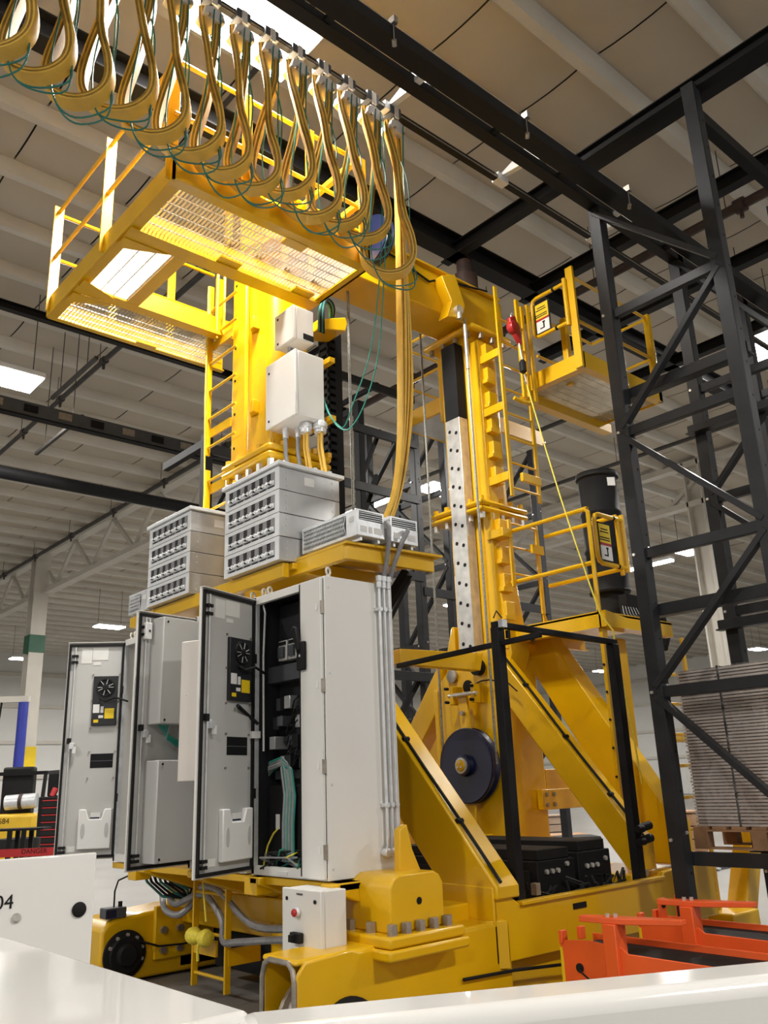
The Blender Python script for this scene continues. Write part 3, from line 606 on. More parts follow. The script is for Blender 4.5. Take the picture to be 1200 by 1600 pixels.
# black energy chain beside the left mast
ch = MB().box(5.01, 5.10, 6.3, 6.42, 3.3, 6.3).build('energy_chain', BLACK, CR)
lk0 = None
for k in range(34):
    if lk0 is None: lk0 = MB().box(4.9, 5.0, 6.28, 6.44, 3.35, 3.40).build('chain_link', BLACK, ch)
    else: cp(lk0, (0, 0, k*.088))
MB().box(4.9, 4.92, 6.28, 6.30, 3.3, 6.3).box(4.9, 4.92, 6.42, 6.44, 3.3, 6.3).build('chain_side', RUB, ch)
for k in range(10): MB().tube([(4.93+.006*k, 6.33+.006*k, 3.4), (4.93+.006*k, 6.33+.006*k, 6.2)], .006, 5).build('chain_cable', RED if k % 4 == 0 else GCAB, ch)
gd = MB().prism([(4.58, 6.0, 5.95), (4.92, 6.0, 6.04), (4.95, 6.0, 6.14), (4.92, 6.0, 6.2), (4.58, 6.0, 6.06)], (0, .3, 0)).build('cable_guide', YEL, CR, .01)
for k in range(4): MB().tube(smooth_pts([V((4.5+.02*k, 5.9, 5.85)), V((4.54+.02*k, 5.94, 6.1+.02*k)), V((4.64+.02*k, 6.0, 6.27+.02*k)), V((4.78+.02*k, 6.08, 6.27+.01*k)), V((4.9, 6.25, 6.1))], 5), .012, 6).build('cable', RUB if k % 2 else GREEN, gd)

# ---------------------------------------------------------------- things mounted on the crane
def swing_gate(o, U, label):
    """round-cornered yellow swing gate with a warning sign; o lower hinge corner, U along its width"""
    t = thing('safety_gate', label, 'gate', o); o = V(o); wd, h, c = .5, .52, .07
    pl = [(0, 0), (wd-c, 0), (wd-.02, .02), (wd, c), (wd, h-c), (wd-.02, h-.02), (wd-c, h), (0, h)]
    MB().tube([o+U*a+Z1*q for a, q in pl], .024, 10).build('gate_frame', YEL, t)
    MB().cyl(o-Z1*.04, o+Z1*(h+.06), .028, 12).build('hinge_post', YEL, t)
    for q in (.06, .45): MB().cyl(o+U*.16+Z1*(0 if q < .2 else h)-U*.01, o+U*.18+Z1*(0 if q < .2 else h), .027, 10).build('grip_ring', RUB, t)
    N = Z1.cross(U)
    if N.dot(V((-.6, -.8, 0))) < 0: N = -N
    sg = MB().ob(o, U, N, Z1, (wd-.26, wd-.03), (.0, .008), (-.01, h-.08)).build('sign_back', RUB, t, .004)
    MB().ob(o, U, N, Z1, (wd-.24, wd-.05), (.008, .011), (.22, h-.1)).build('sign_top', YSTK, sg); MB().ob(o, U, N, Z1, (wd-.24, wd-.05), (.008, .011), (.04, .19)).build('sign_bottom', PLAS, sg); MB().ob(o, U, N, Z1, (wd-.24, wd-.05), (.008, .011), (.19, .22)).build('sign_band', RED, sg)
    for k, (a, e, z) in enumerate(((.3, .42, .36), (.29, .44, .33), (.28, .45, .27), (.28, .45, .245))): MB().ob(o, U, N, Z1, (a, e), (.011, .0125), (z, z+.012)).build('sign_mark', RUB, sg)
    MB().ob(o, U, N, Z1, (.33, .35), (.011, .0125), (.08, .16)).ob(o, U, N, Z1, (.33, .40), (.011, .0125), (.08, .095)).ob(o, U, N, Z1, (.32, .36), (.011, .0125), (.155, .175)).build('sign_figure', RUB, sg)
    return t
swing_gate((7.6, 5.16, 6.70), V((0, 1, 0)), 'yellow swing gate with warning sign on the upper right platform')
swing_gate((7.68, 4.84, 3.68), V((-1, 0, 0)), 'yellow swing gate with warning sign in front of the black drum')
t = thing('fall_arrester', 'red self-retracting fall arrester hanging on the right mast ladder', 'fall arrester', (7.2, 5.55, 6.3))
q = P(802, 512, Y=5.55)
MB().lathe(q+V((0, -.05, 0)), Y1, [(.03, 0), (.075, .01), (.085, .04), (.075, .09), (.03, .1)], 16).build('housing', RED, t)
MB().prism([q+V((-.08, -.03, .1)), q+V((.02, -.03, .16)), q+V((.11, -.03, -.05)), q+V((.1, -.03, -.2)), q+V((.02, -.03, -.12)), q+V((-.06, -.03, -.02))], (0, .06, 0)).build('cover', RED, t, .015)
MB().tube([q+V((0, 0, .14+.05*math.sin(a)))+X1*.025*math.cos(a) for a in [k*math.pi/5 for k in range(10)]], .008, 6, True).build('carabiner', STEEL, t)
MB().cyl(q+V((.08, 0, -.18)), q+V((.11, 0, -.38)), .009, 8).build('lanyard', STEEL, t); MB().lathe(q+V((.11, 0, -.55)), Z1, [(.02, 0), (.04, .02), (.04, .14), (.02, .17)], 12).build('shock_pack', RUB, t); MB().tube([q+V((.12, 0, -.56)), q+V((.145, 0, -.62)), q+V((.14, 0, -.68)), q+V((.115, 0, -.64))], .01, 6).build('snap_hook', STEEL, t)
t = thing('safety_line', 'thin pale yellow line slung from the fall arrester past the lower gate', 'rope', (7.0, 4.6, 1.0))
ln = [q+V((.15, 0, -.68))]; e0 = P(938, 960, Y=4.75)
for k in range(1, 9): f = k/8; ln.append(ln[0].lerp(e0, f)+V((0, 0, -.12*math.sin(math.pi*f))))
ln += [P(958, 985, Y=4.7), P(963, 1020, Y=4.7), P(976, 1080, Y=4.7), P(988, 1140, Y=4.7), P(1003, 1225, Y=4.7)]
MB().tube(ln, .008, 6).build('line', YROPE, t)
t = thing('tag_rope', 'yellow rope hanging down the tall ladder with a knotted bundle', 'rope', (3.95, 7.03, .5))
MB().tube([(3.93, 7.05, 6.7), (3.93, 7.06, 5.4), (3.94, 7.04, 4.4), (3.92, 7.05, 3.2), (3.93, 7.02, 1.6), P(322, 1440, X=3.9)], .008, 6).build('rope', YROPE, t)
kc = P(312, 1464, X=3.88)
MB().lathe(kc-Y1*.16, Y1, [(.02, 0), (.055, .02), (.07, .07), (.05, .13), (.035, .16), (.05, .19), (.07, .25), (.06, .3), (.02, .32)], 14).build('knot', YROPE, t); MB().tube([kc, kc+V((0, .03, -.1)), kc+V((0, .02, -.18))], .012, 6).build('rope_tail', YROPE, t)
# sensor portal: black posts and bars
t = thing('sensor_portal', 'black square-tube sensor portal standing over the trough', 'frame', (5.0, 4.43, .8))
MB().box(5.06, 5.14, 4.40, 4.48, .57, 2.78).build('post', BLACK, t, .006); MB().box(6.60, 6.69, 4.40, 4.48, .57, 2.76).build('post', BLACK, t, .006)
MB().bar((5.06, 4.44, 2.80), (6.69, 4.44, 2.78), .06, .045).build('top_bar', BLACK, t, .004); MB().bar((5.10, 5.62, 2.62), (5.10, 4.02, 2.66), .04, .04).build('side_bar', BLACK, t, .004)
MB().box(5.07, 5.13, 4.36, 4.40, 2.77, 2.83).build('cable_gland', GALV, t); MB().tube([(5.02, 4.4, 2.84), (5.06, 4.4, 2.9), (5.12, 4.4, 2.85)], .006, 5).build('sensor_cable', RUB, t)
for dz in (1.2, 1.1): MB().cyl((6.66, 4.40, dz), (6.8, 4.38, dz+.02), .035, 10).cyl((6.58, 4.36, dz), (6.66, 4.36, dz), .03, 10).build('sensor', BLACK, t)
for q_ in (5.2, 5.5): MB().cyl((q_, 4.42, 2.76), (q_, 4.42, 2.7), .02, 10).build('sensor', RUB, t)
# telescopic forks in the trough
for x0, x1, z1, lb in ((5.56, 6.03, 1.10, 'left black telescopic fork beam lying in the yellow trough'), (6.08, 6.52, 1.13, 'right black telescopic fork beam lying in the yellow trough')):
    t = thing('telescopic_fork', lb, 'fork', ((x0+x1)/2, 4.7, .57), 'telescopic forks of the crane')
    MB().box(x0, x1, 4.62, 6.2, .575, z1-.08).build('outer_beam', BLACK, t, .008); MB().box(x0+.04, x1-.04, 4.64, 6.2, z1-.078, z1).build('inner_beam', RUB, t, .006)
    bolts([(x0+.1+.07*k, 4.62, .94) for k in range(3)]+[(x0+.36, 4.62, .98), (x0+.36, 4.62, .76)], -Y1, .02, .02, t, m=STEEL)
    MB().box(x0-.02, x0, 4.7, 6.0, .75, .95).build('side_rail', RUB, t)
t = thing('cable_clutter', 'tangle of black cables and small fittings on the trough lip', 'cables', (5.4, 4.5, .6)); t['kind'] = 'stuff'
random.seed(3); m = MB()
for k in range(14):
    x = 5.05+random.random()*1.5; m.tube([(x+random.uniform(-.15, .15), 4.42+random.random()*.16, .6+random.random()*.3) for _ in range(5)], .012, 5)
m.build('cable_tangle', RUB, t); MB().box(5.08, 5.16, 4.42, 4.5, .8, .87).box(5.3, 5.35, 4.43, 4.48, .82, .9).box(6.66, 6.76, 4.42, 4.5, .82, .87).build('fittings', DSTEEL, t)

# ---------------------------------------------------------------- electrical cabinets
def rod(mb, o, U, N, u, d, z0, z1, r=.006): return mb.cyl(V(o)+U*u+N*d+Z1*z0, V(o)+U*u+N*d+Z1*z1, r, 8)
def make_door(t, hinge, free, z0, z1, style):
    h = V((*hinge, 0)); U = V((*free, 0))-h; W = U.length; U.normalize(); N = V((-U.y, U.x, 0))
    if N.dot(CAM-h) < 0: N = -N
    H = z1-z0; o = h+Z1*z0
    B = lambda u, d, z: MB().ob(o, U, N, Z1, u, d, z)
    d = B((0, W), (-.02, 0), (0, H)).build('door', CAB, t, .004)
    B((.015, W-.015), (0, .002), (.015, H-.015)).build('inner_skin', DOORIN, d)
    for u, z in (((.012, .03), (.02, H-.02)), ((W-.03, W-.012), (.02, H-.02)), ((.012, W-.012), (H-.035, H-.012)), ((.012, W-.012), (.012, .035))): B(u, (.002, .02), z).build('gasket', RUB, d)
    B((0, W), (-.02, .024), (H, H+.006)).build('top_edge', CAB, d)
    rod(MB(), o, U, N, W-.075, .018, .06, H-.04).build('lock_rod', GALV, d)
    B((W-.085, W-.05), (.004, .03), (H*.52, H*.545)).build('latch_lever', RUB, d); B((W-.12, W-.08), (.004, .05), (H*.495, H*.52)).cyl(o+U*(W-.1)+N*.004+Z1*H*.515, o+U*(W-.1)+N*.045+Z1*H*.515, .022, 12).build('latch', GALV, d)
    B((W-.14, W-.11), (.03, .05), (H*.475, H*.505)).build('latch_key', PLAS, d)
    for z in (.93, .9, .05, .03): B((W-.1, W-.04), (.004, .03), (H*z, H*z+.022)).build('rod_guide', RUB, d)
    for z in (.75, .25): B((.0, .02), (.004, .03), (H*z, H*z+.07)).build('hinge', RUB, d)
    if style == 'fan':
        B((W*.58, W*.76), (.002, .005), (H*.9, H*.97)).build('paper_sheet', PAPER, d); B((W*.30, W*.57), (.002, .005), (H*.915, H*.975)).build('paper_sheet', PAPER, d); B((W*.42, W*.55), (.002, .005), (H*.89, H*.905)).build('small_label', PAPER, d)
        f = B((W*.10, W*.52), (.002, .03), (H*.6, H*.835)).build('fan_plate', DARKIN, d, .004); c = o+U*(W*.30)+Z1*(H*.78)+N*.03
        MB().lathe(c, N, [(.085, 0), (.085, .012), (.075, .014), (.07, .004)], 24).build('fan_ring', RUB, f); MB().lathe(c, N, [(.03, 0), (.03, .018), (.02, .02)], 16).build('fan_hub', RUB, f)
        for a in (0, .9, 1.8, 2.7): MB().bar(c+(U*math.cos(a)+Z1*math.sin(a))*.075+N*.016, c-(U*math.cos(a)+Z1*math.sin(a))*.075+N*.016, .004, .004, N).build('fan_guard_wire', GALV, f)
        MB().tube([c+U*.05-Z1*.1+N*.01, c+U*.0-Z1*.13+N*.03, c-U*.1-Z1*.10+N*.05, c-U*.22-Z1*.14+N*.06], .01, 6).build('fan_cable', RUB, f)
        B((W*.14, W*.30), (.03, .032), (H*.632, H*.68)).build('warning_sticker', YSTK, f); B((W*.40, W*.48), (.03, .032), (H*.614, H*.628)).build('warning_sticker', YSTK, f)
        B((W*.39, W*.50), (.03, .032), (H*.66, H*.70)).build('white_sticker', PAPER, f); B((W*.32, W*.37), (.03, .032), (H*.66, H*.69)).build('red_sticker', PAPER, f); B((W*.32, W*.40), (.03, .032), (H*.635, H*.648)).build('white_sticker', PAPER, f)
        bolts([o+U*(W*u)+N*.002+Z1*(H*z) for u in (.08, .54) for z in (.59, .72, .845)], N, .008, .012, d, 'stud', DSTEEL)
        wn = B((W*.12, W*.5), (.002, .004), (H*.405, H*.47)).build('vent_window', BLACK, d); B((W*.12, W*.5), (.004, .006), (H*.435, H*.438)).build('vent_bar', DGREY, wn)
        bolts([o+U*(W*u)+N*.002+Z1*(H*z) for u in (.1, .53) for z in (.36, .48)], N, .008, .012, d, 'stud', DSTEEL)
        pk = MB().prism([o+U*(W*u)+N*.045+Z1*(H*z) for u, z in ((.08, .045), (.62, .045), (.62, .22), (.50, .22), (.45, .175), (.25, .175), (.20, .22), (.08, .22))], -N*.043).build('document_pocket', PLAS, d, .008)
        for u in (.15, .54): MB().lathe(V((0, 0, 0)), Z1, [(.0001, 0), (.018, 0), (.018, .003), (.0001, .003)], 20).build('pocket_window', DOORIN, pk)
        for ob_, u in zip([x for x in bpy.data.objects if x.parent == pk], (.15, .54)):
            ob_.matrix_basis = Matrix.Translation(o+U*(W*u)+N*.0455+Z1*(H*.125)) @ Matrix(((U.x, 0, N.x, 0), (U.y, 0, N.y, 0), (0, 3.6, 0, 0), (0, 0, 0, 1)))
        B((W*.27, W*.43), (.02, .03), (H*.16, H*.205)).build('document', PAPER, pk); B((W*.28, W*.43), (.0305, .032), (H*.178, H*.184)).build('document_line', BLUE, pk)
        B((W*.66, W*.8), (.002, .004), (H*.035, H*.06)).build('small_label', PAPER, d)
    else:
        B((.0, W-.13), (.004, .17), (H*.545, H*.975)).build('upper_housing', DOORIN, d, .006); B((.0, W-.13), (.004, .17), (H*.025, H*.405)).build('lower_housing', DOORIN, d, .006)
        for k in range(5): MB().tube([o+U*(W-.2-.02*k)+N*(.06+.01*k)+Z1*(H*.545), o+U*(W-.26)+N*.08+Z1*(H*.51-.012*k), o+U*(W-.36)+N*.08+Z1*(H*.485-.014*k), o+N*.08+U*.06+Z1*(H*.48-.015*k)], .007, 6).build('door_wire', GREENW if k < 4 else GCAB, d)
        lk = B((W-.11, W-.05), (.004, .05), (H*.885, H*.955)).build('padlock_body', PLAS, d, .006); B((W-.095, W-.075), (.05, .053), (H*.915, H*.925)).build('lock_slot', DGREY, lk)
        MB().tube([o+U*(W-.1)+N*.03+Z1*H*.955, o+U*(W-.1)+N*.03+Z1*H*.975, o+U*(W-.065)+N*.03+Z1*H*.975, o+U*(W-.065)+N*.03+Z1*H*.955], .006, 6).build('lock_shackle', GALV, lk)
        bolts([o+U*(W-.17)+N*.17+Z1*(H*z) for z in (.56, .955, .04, .39)], N, .009, .006, d, 'screw', RUB)
    return d, o, U, N, W, H
def cabinet(y0, y1, dep, label, hinge, free, style, op0, detail):
    """y1 is the hinge side; the opening runs from op0 to y1"""
    x0, z0, z1 = 3.6, 1.06, 3.06; t = thing('electrical_cabinet', label, 'cabinet', (x0+dep/2, (y0+y1)/2, z0)); e = .018
    MB().box(x0, x0+dep, y0, y0+e, z0, z1).build('side_panel', CAB, t, .004); MB().box(x0, x0+dep, y1-e, y1, z0, z1).build('side_panel', CAB, t, .004)
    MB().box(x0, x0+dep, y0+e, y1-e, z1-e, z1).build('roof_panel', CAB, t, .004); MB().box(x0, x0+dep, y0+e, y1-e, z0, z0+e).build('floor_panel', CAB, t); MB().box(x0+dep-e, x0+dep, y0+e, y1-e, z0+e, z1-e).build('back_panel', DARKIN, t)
    MB().box(x0-.004, x0+.03, op0-.03, y1, z1-.06, z1-.005).build('front_frame', CAB, t); MB().box(x0-.004, x0+.03, op0-.03, y1, z0+.005, z0+.06).build('front_frame', CAB, t); MB().box(x0-.004, x0+.03, y1-.03, y1, z0, z1).build('front_frame', GALV, t)
    fx = MB().box(x0-.025, x0, y0+.02, op0, z0+.01, z1-.01).build('fixed_front', CAB, t, .004)
    for z in (1.22, 1.75, 2.28, 2.82): MB().box(x0-.03, x0-.024, y0+.05, y0+.075, z, z+.045).build('hinge_cover', PLAS, fx); MB().box(x0-.028, x0-.0, y0+.008, y0+.02, z-.03, z+.06).build('hinge', DSTEEL, fx)
    MB().box(x0-.027, x0-.02, op0-.012, op0, z0+.02, z1-.02).build('edge_gasket', RUB, fx)
    for y, dz in ((y0+.02, 0), (y1-.06, 0), (y1-.14, 0)): MB().tube([(x0+.05+.026*math.cos(k*.5236), y+.026*.4*math.cos(k*.5236), z1+.04+.026*math.sin(k*.5236)) for k in range(12)], .008, 6, True).cyl((x0+.05, y, z1), (x0+.05, y, z1+.014), .016, 10).build('lifting_eye', CAB, t)
    make_door(t, hinge, free, 1.085, 3.035, style)
    if not detail: return t
    bolts([(x0+u*dep, y0, z) for u in (.06, .95) for z in (1.13, 1.65, 2.38, 2.98)], -Y1, .009, .006, t, 'panel_screw', GALV)
    # interior
    b = x0+.2
    MB().box(x0+.03, x0+dep-e, y1-e-.006, y1-e, z0+e, z1-e).build('interior_shade', DARKIN, t); MB().box(x0+.03, x0+dep-e, y0+e, y1-e, z1-e-.006, z1-e).build('interior_shade', DARKIN, t)  # dark sheets over the grey walls put the interior shade into colour
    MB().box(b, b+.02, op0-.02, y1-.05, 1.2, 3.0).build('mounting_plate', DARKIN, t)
    a, c = op0-.02, y1-.06; wd = c-a
    MB().box(b-0.084, b, a, c+.04, 2.40, 2.52).build('duct_cover', DGREY, t)
    for k in range(3):
        y = c-.12-k*.13; ct = MB().box(b-0.098, b, y-.11, y, 2.55, 2.70).build('contactor', DOORIN if k < 2 else DGREY, t, .004); MB().box(b-0.119, b-0.098, y-.09, y-.02, 2.57, 2.65).build('contactor_face', DGREY, ct); MB().box(b-0.105, b-0.098, y-.1, y-.01, 2.665, 2.69).build('terminal_row', BLACK, ct)
    for k in range(4): MB().box(b-0.091, b, a+.03+k*.03, a+.055+k*.03, 2.53, 2.72).build('breaker', GREENW if k == 1 else DGREY, t)
    for r in range(4):
        z = 2.28-r*.14
        for k in range(6):
            y = c-.05-k*wd/6.2; MB().box(b-0.070-.03*((k+r) % 3), b, y-wd/8, y, z-.09+.02*((k*r) % 3), z).build('control_module', (DGREY, DARKIN, GALVD, BLACK)[(k*3+r) % 4], t, .003)
    MB().box(b-0.042, b, a, a+.03, 1.75, 2.4).build('wiring_duct', DGREY, t); MB().box(b-0.042, b, a, c, 1.70, 1.76).build('wiring_duct', DGREY, t)
    dr = MB().box(b-0.112, b-0.014, a+.12, c-.02, 1.18, 1.66).build('drive_unit', BLACK, t, .01); MB().box(b-0.113, b-0.112, a+.35, a+.39, 1.33, 1.42).build('sticker', YSTK, dr); MB().box(b-0.113, b-0.112, c-.16, c-.11, 1.36, 1.46).build('sticker', PAPER, dr)
    random.seed(5)
    for k in range(12):
        yy = a+.04+.012*k; zz = 1.78+.012*(k % 5)
        MB().tube([(b-0.084, c+.02, zz-.05), (b-0.112-.004*k, c-.08, zz-.01), (b-0.126, a+.38, zz+.02), (b-0.126, yy+.22, zz-.02), (b-0.133, yy+.17, zz-.2), (b-0.140, yy+.18, 1.4), (b-0.133, yy+.19, 1.15)], .008, 6).build('cable', GREENW if k % 3 == 0 else GCAB, t)
    for k in range(10):
        p = [(b-0.140+random.uniform(-.08, .1), a+.05+random.random()*(wd-.1), 1.1+random.random()*.14) for _ in range(4)]; MB().tube(p, .007, 6).build('loose_wire', (GREENW, RUB, YROPE, GCAB, RUB)[k % 5], t)
    for k in range(14):
        y = a+.2+random.random()*.12; z = 2.35-random.random()*.5; MB().tube([(b-0.070, y, z), (b-0.126, y-.02, z-.04), (b-0.098, y+.05, z-.1)], .006, 5).build('loose_wire', RUB, t)
    MB().tube([(b-0.154, c-.02, 1.12), (b-0.147, c-.06, 1.25), (b-0.140, c-.12, 1.33), (b-0.133, c-.16, 1.36)], .007, 6).build('earth_wire', YROPE, t)
    MB().box(b-0.210, b-0.084, a+.2, a+.32, z0+e, z0+e+.02).build('paper_sheet', PAPER, t)
    MB().tube([(x0+.05, y1-.05, 3.0), (x0+.04, y1-.09, 2.93), (x0+.04, y1-.07, 2.6), (x0+.04, y1-.08, 1.9)], .008, 6).build('earth_strap', PLAS, t)
    MB().tube([(x0+.02, y1-.03, 2.1), (x0-.06, y1-.02, 2.16), (x0-.22, y1-.13, 2.22)], .014, 6).build('door_cable', RUB, t)
    MB().bar((x0-.01, y1+.01, 2.02), (x0-.01, y1-.06, 2.02), .07, .05).build('door_stay', PLAS, t)
    # rotary isolator handle on the fixed front
    hd = MB().ob((x0-.025, op0-.035, 2.5), Y1, -X1, Z1, (-.05, .035), (0, .03), (-.08, .12)).build('isolator_base', BLACK, t, .008)
    MB().prism([(x0-.07, op0-.05, 2.56), (x0-.07, op0-.02, 2.54), (x0-.07, op0+.045, 2.71), (x0-.07, op0+.02, 2.74), (x0-.07, op0-.01, 2.72)], (.03, 0, 0)).build('isolator_handle', BLACK, hd, .008)
    MB().box(x0-.072, x0-.07, op0+.02, op0+.02, 2.62, 2.66).build('handle_mark', RED, hd); MB().cyl((x0-.056, op0-.04, 2.52), (x0-.05, op0-.04, 2.52), .01, 10).build('handle_screw', GALV, hd)
    return t
cbR = cabinet(4.70, 5.60, .63, 'grey electrical cabinet with open door, dark interior and conduits on its side', (3.595, 5.595), (3.01, 5.375), 'fan', 4.97, True)
cbM = cabinet(5.68, 6.52, .48, 'middle grey electrical cabinet whose open door carries two big housings', (3.595, 6.515), (3.02, 6.41), 'box', 5.72, False)
cbL = cabinet(7.12, 7.90, .48, 'leftmost grey electrical cabinet, its fan door swung wide open', (3.61, 7.885), (3.165, 8.185), 'fan', 7.16, False)
# housing on the outer side of the right cabinet's door
U = (V((3.01, 5.375, 0))-V((3.595, 5.595, 0))).normalized(); N = V((-U.y, U.x, 0)); N = N if N.dot(CAM-V((3.3, 5.5, 0))) > 0 else -N
ho = MB().ob((3.595, 5.595, 1.085), U, N, Z1, (.1, .59), (-.2, -.022), (.62, 1.58)).build('outer_housing', CREAM, cbR, .006)
bolts([V((3.595, 5.595, 1.085))+U*.59+N*(-.15)+Z1*z for z in (1.2, 1.56)], U, .006, .004, ho, 'screw', GALV)
# conduits down the side of the right cabinet
cnd = None
for k, x in enumerate((4.08, 4.125, 4.17)):
    m = MB().tube([(x, 4.665, 3.08), (x, 4.665, 1.32), (x-.005, 4.66, 1.24), (x-.02, 4.675, 1.2)], .011, 8).build('side_conduit', GALV, cbR)
    for z in (2.86, 1.5): MB().box(x-.03, x+.03, 4.675, 4.70, z-.012, z+.012).cyl((x, 4.65, z), (x, 4.68, z), .018, 8).build('conduit_clamp', GALV, m)
    MB().lathe((x, 4.665, 3.02), Z1, [(.02, 0), (.02, .05), (.026, .05), (.026, .09)], 10).build('conduit_fitting', GALV, m); MB().lathe((x-.02, 4.67, 1.2), -Y1, [(.024, -.03), (.028, 0), (.028, .03), (.02, .035)], 12).build('conduit_elbow', GALV, m)
fx_ = thing('flexible_conduit', 'two grey flexible conduits rising from the cabinet to the resistor boxes', 'conduit', (4.15, 4.62, 3.06))
MB().tube([(4.13, 4.665, 3.1), (4.12, 4.62, 3.2), (4.10, 4.56, 3.35), (4.08, 4.53, 3.46), (4.07, 4.545, 3.5)], .018, 8).build('conduit', GCAB, fx_); MB().tube([(4.19, 4.665, 3.1), (4.19, 4.6, 3.22), (4.2, 4.52, 3.36), (4.24, 4.5, 3.44), (4.28, 4.54, 3.46)], .018, 8).build('conduit', GCAB, fx_)
# ---------------------------------------------------------------- resistor banks
def bank(y0, label):
    x0, z0 = 3.6, 3.30; W, D, H = .79, .6, .185; y1 = y0+W
    t = thing('resistor_bank', label, 'resistor bank', (x0+D/2, y0+W/2, z0), 'stacked resistor banks')
    for k in range(4):
        z = z0+k*(H+.006); u = MB().box(x0, x0+D, y0, y1, z, z+H).build('bank_unit', GALVD, t, .003)
        MB().box(x0-.006, x0, y0-.004, y1+.004, z+H-.03, z+H).box(x0-.006, x0, y0-.004, y1+.004, z, z+.03).box(x0-.006, x0, y0-.004, y0+.05, z+.03, z+H-.03).box(x0-.006, x0, y1-.05, y1+.004, z+.03, z+H-.03).build('front_frame', ZINC, u)
        MB().box(x0-.002, x0+.001, y0+.05, y1-.05, z+.03, z+H-.03).build('front_plate', GCAB, u)
        lv = MB(); ev = MB(); kn = MB()
        for j in range(6):
            yy = y1-.055-j*.113
            for q in range(5): lv.box(x0-.005, x0-.002, yy-.055, yy-.006, z+H*.47+q*.014, z+H*.47+q*.014+.009)
            lv.box(x0-.004, x0-.002, yy-.105, yy-.02, z+.033, z+.042)
            ev.box(x0-.010, x0-.002, yy-.108, yy-.004, z+.048, z+.085); ev.cyl((x0-.01, yy-.03, z+.068), (x0-.03, yy-.03, z+.072), .014, 8); ev.cyl((x0-.01, yy-.08, z+.07), (x0-.022, yy-.08, z+.07), .016, 8)
            kn.cyl((x0-.01, yy-.058, z+.062), (x0-.024, yy-.058, z+.062), .009, 8)
        lv.build('louvre', BLACK, u, kind='stuff', flat=True); ev.build('terminal', ZINC, u, kind='stuff'); kn.build('terminal_knob', BLACK, u, kind='stuff')
        bolts([(x0+D*q, y0-.0005, z+H*v) for q in (.12, .88) for v in (.2, .5, .8)], -Y1, .008, .005, u, 'rivet', GALV)
    zt = z0+4*(H+.006)
    MB().box(x0-.03, x0+D+.03, y0-.035, y1+.03, zt, zt+.032).build('lid', ZINC, t, .003)
    MB().box(x0+.24, x0+.34, y0-.003, y0, zt-.12, zt-.05).build('rating_label', PAPER, t)
    return t
bkR = bank(5.262, 'galvanised resistor bank of four units right of the tall ladder')
bkL = bank(6.66, 'galvanised resistor bank of four units left of the tall ladder')
def rbox(x0, x1, y0, y1, z0, z1, label):
    t = thing('brake_resistor', label, 'resistor', ((x0+x1)/2, (y0+y1)/2, z0), 'small resistor boxes')
    MB().box(x0, x1, y0, y1, z0, z1).build('case', GALV, t, .004)
    MB().box(x0-.003, x0+.001, y0+.13, y1-.03, z0+.025, z1-.025).build('mesh_backing', DARKIN, t)
    m = MB(); n = int((y1-y0-.16)/.018)
    for k in range(n+1):
        y = y0+.13+k*.018
        m.bar((x0-.005, y, z0+.025), (x0-.005, min(y+.04, y1-.03), z1-.025), .004, .004, X1); m.bar((x0-.005, y, z1-.025), (x0-.005, min(y+.04, y1-.03), z0+.025), .004, .004, X1)
    m.build('mesh_screen', GALV, t, kind='stuff')
    MB().box(x0+.02, x1-.02, y0-.003, y0+.001, (z0+z1)/2+.02, z1-.015).build('end_grille', DARKIN, t)
    for k in range(4): MB().bar((x0+.02, y0-.004, (z0+z1)/2+.025+k*.016), (x1-.02, y0-.004, (z0+z1)/2+.03+k*.016), .004, .004).build('grille_bar', GALV, t)
    for a, c in ((.12, .34), (.42, .54), (.62, .9)): MB().box(x0+(x1-x0)*a, x0+(x1-x0)*c, y0-.003, y0, z0+.03, z0+.075).build('label_plate', PAPER, t)
    MB().box(x0-.003, x0, y0+.04, y0+.09, z1-.09, z1-.05).build('rating_label', PAPER, t)
    for q in (.15, .8): MB().box(x0+(x1-x0)*q, x0+(x1-x0)*q+.02, y0+.02, y1-.02, z0-.03, z0).build('foot', GALV, t)
rbox(3.80, 4.06, 4.56, 5.24, 3.36, 3.56, 'longer meshed resistor box on the yellow shelf above the open cabinet')
rbox(4.12, 4.40, 4.56, 5.1, 3.36, 3.56, 'smaller meshed resistor box at the right end of the yellow shelf')
rbox(3.62, 3.9, 7.5, 7.9, 3.30, 3.5, 'meshed resistor box at the left end, beside the left resistor bank')
# ---------------------------------------------------------------- boxes on the left mast and below
def ebox(x0, x1, y0, y1, z0, z1, label, sep=.035):
    t = thing('junction_box', label, 'enclosure', ((x0+x1)/2, (y0+y1)/2, z0)); MB().box(x0+sep, x1, y0, y1, z0, z1).build('body', CAB, t, .006); MB().box(x0, x0+sep-.004, y0-.004, y1+.004, z0-.004, z1+.004).build('cover', CAB, t, .006)
    for z in (z0+.1*(z1-z0), z1-.14*(z1-z0)): MB().cyl((x0-.004, y1-.05, z), (x0+.001, y1-.05, z), .012, 12).build('quarter_turn_lock', RUB, t)
    return t
eb = ebox(4.00, 4.32, 5.60, 6.06, 4.74, 5.37, 'large grey junction box hung on the left mast')
for x, y, r, m_ in ((4.12, 5.92, .03, GALV), (4.2, 5.84, .028, GALV), (4.2, 5.72, .06, GALV), (4.3, 5.64, .065, GALV)): MB().lathe((x, y, 4.74), -Z1, [(r*.9, 0), (r, .01), (r, .05), (r*.85, .06), (r*.85, .1)], 14).build('cable_gland', m_, eb)
for z in (4.76, 5.34): MB().box(4.36, 4.42, 5.56, 6.2, z, z+.05).build('mounting_bracket', YEL, eb)
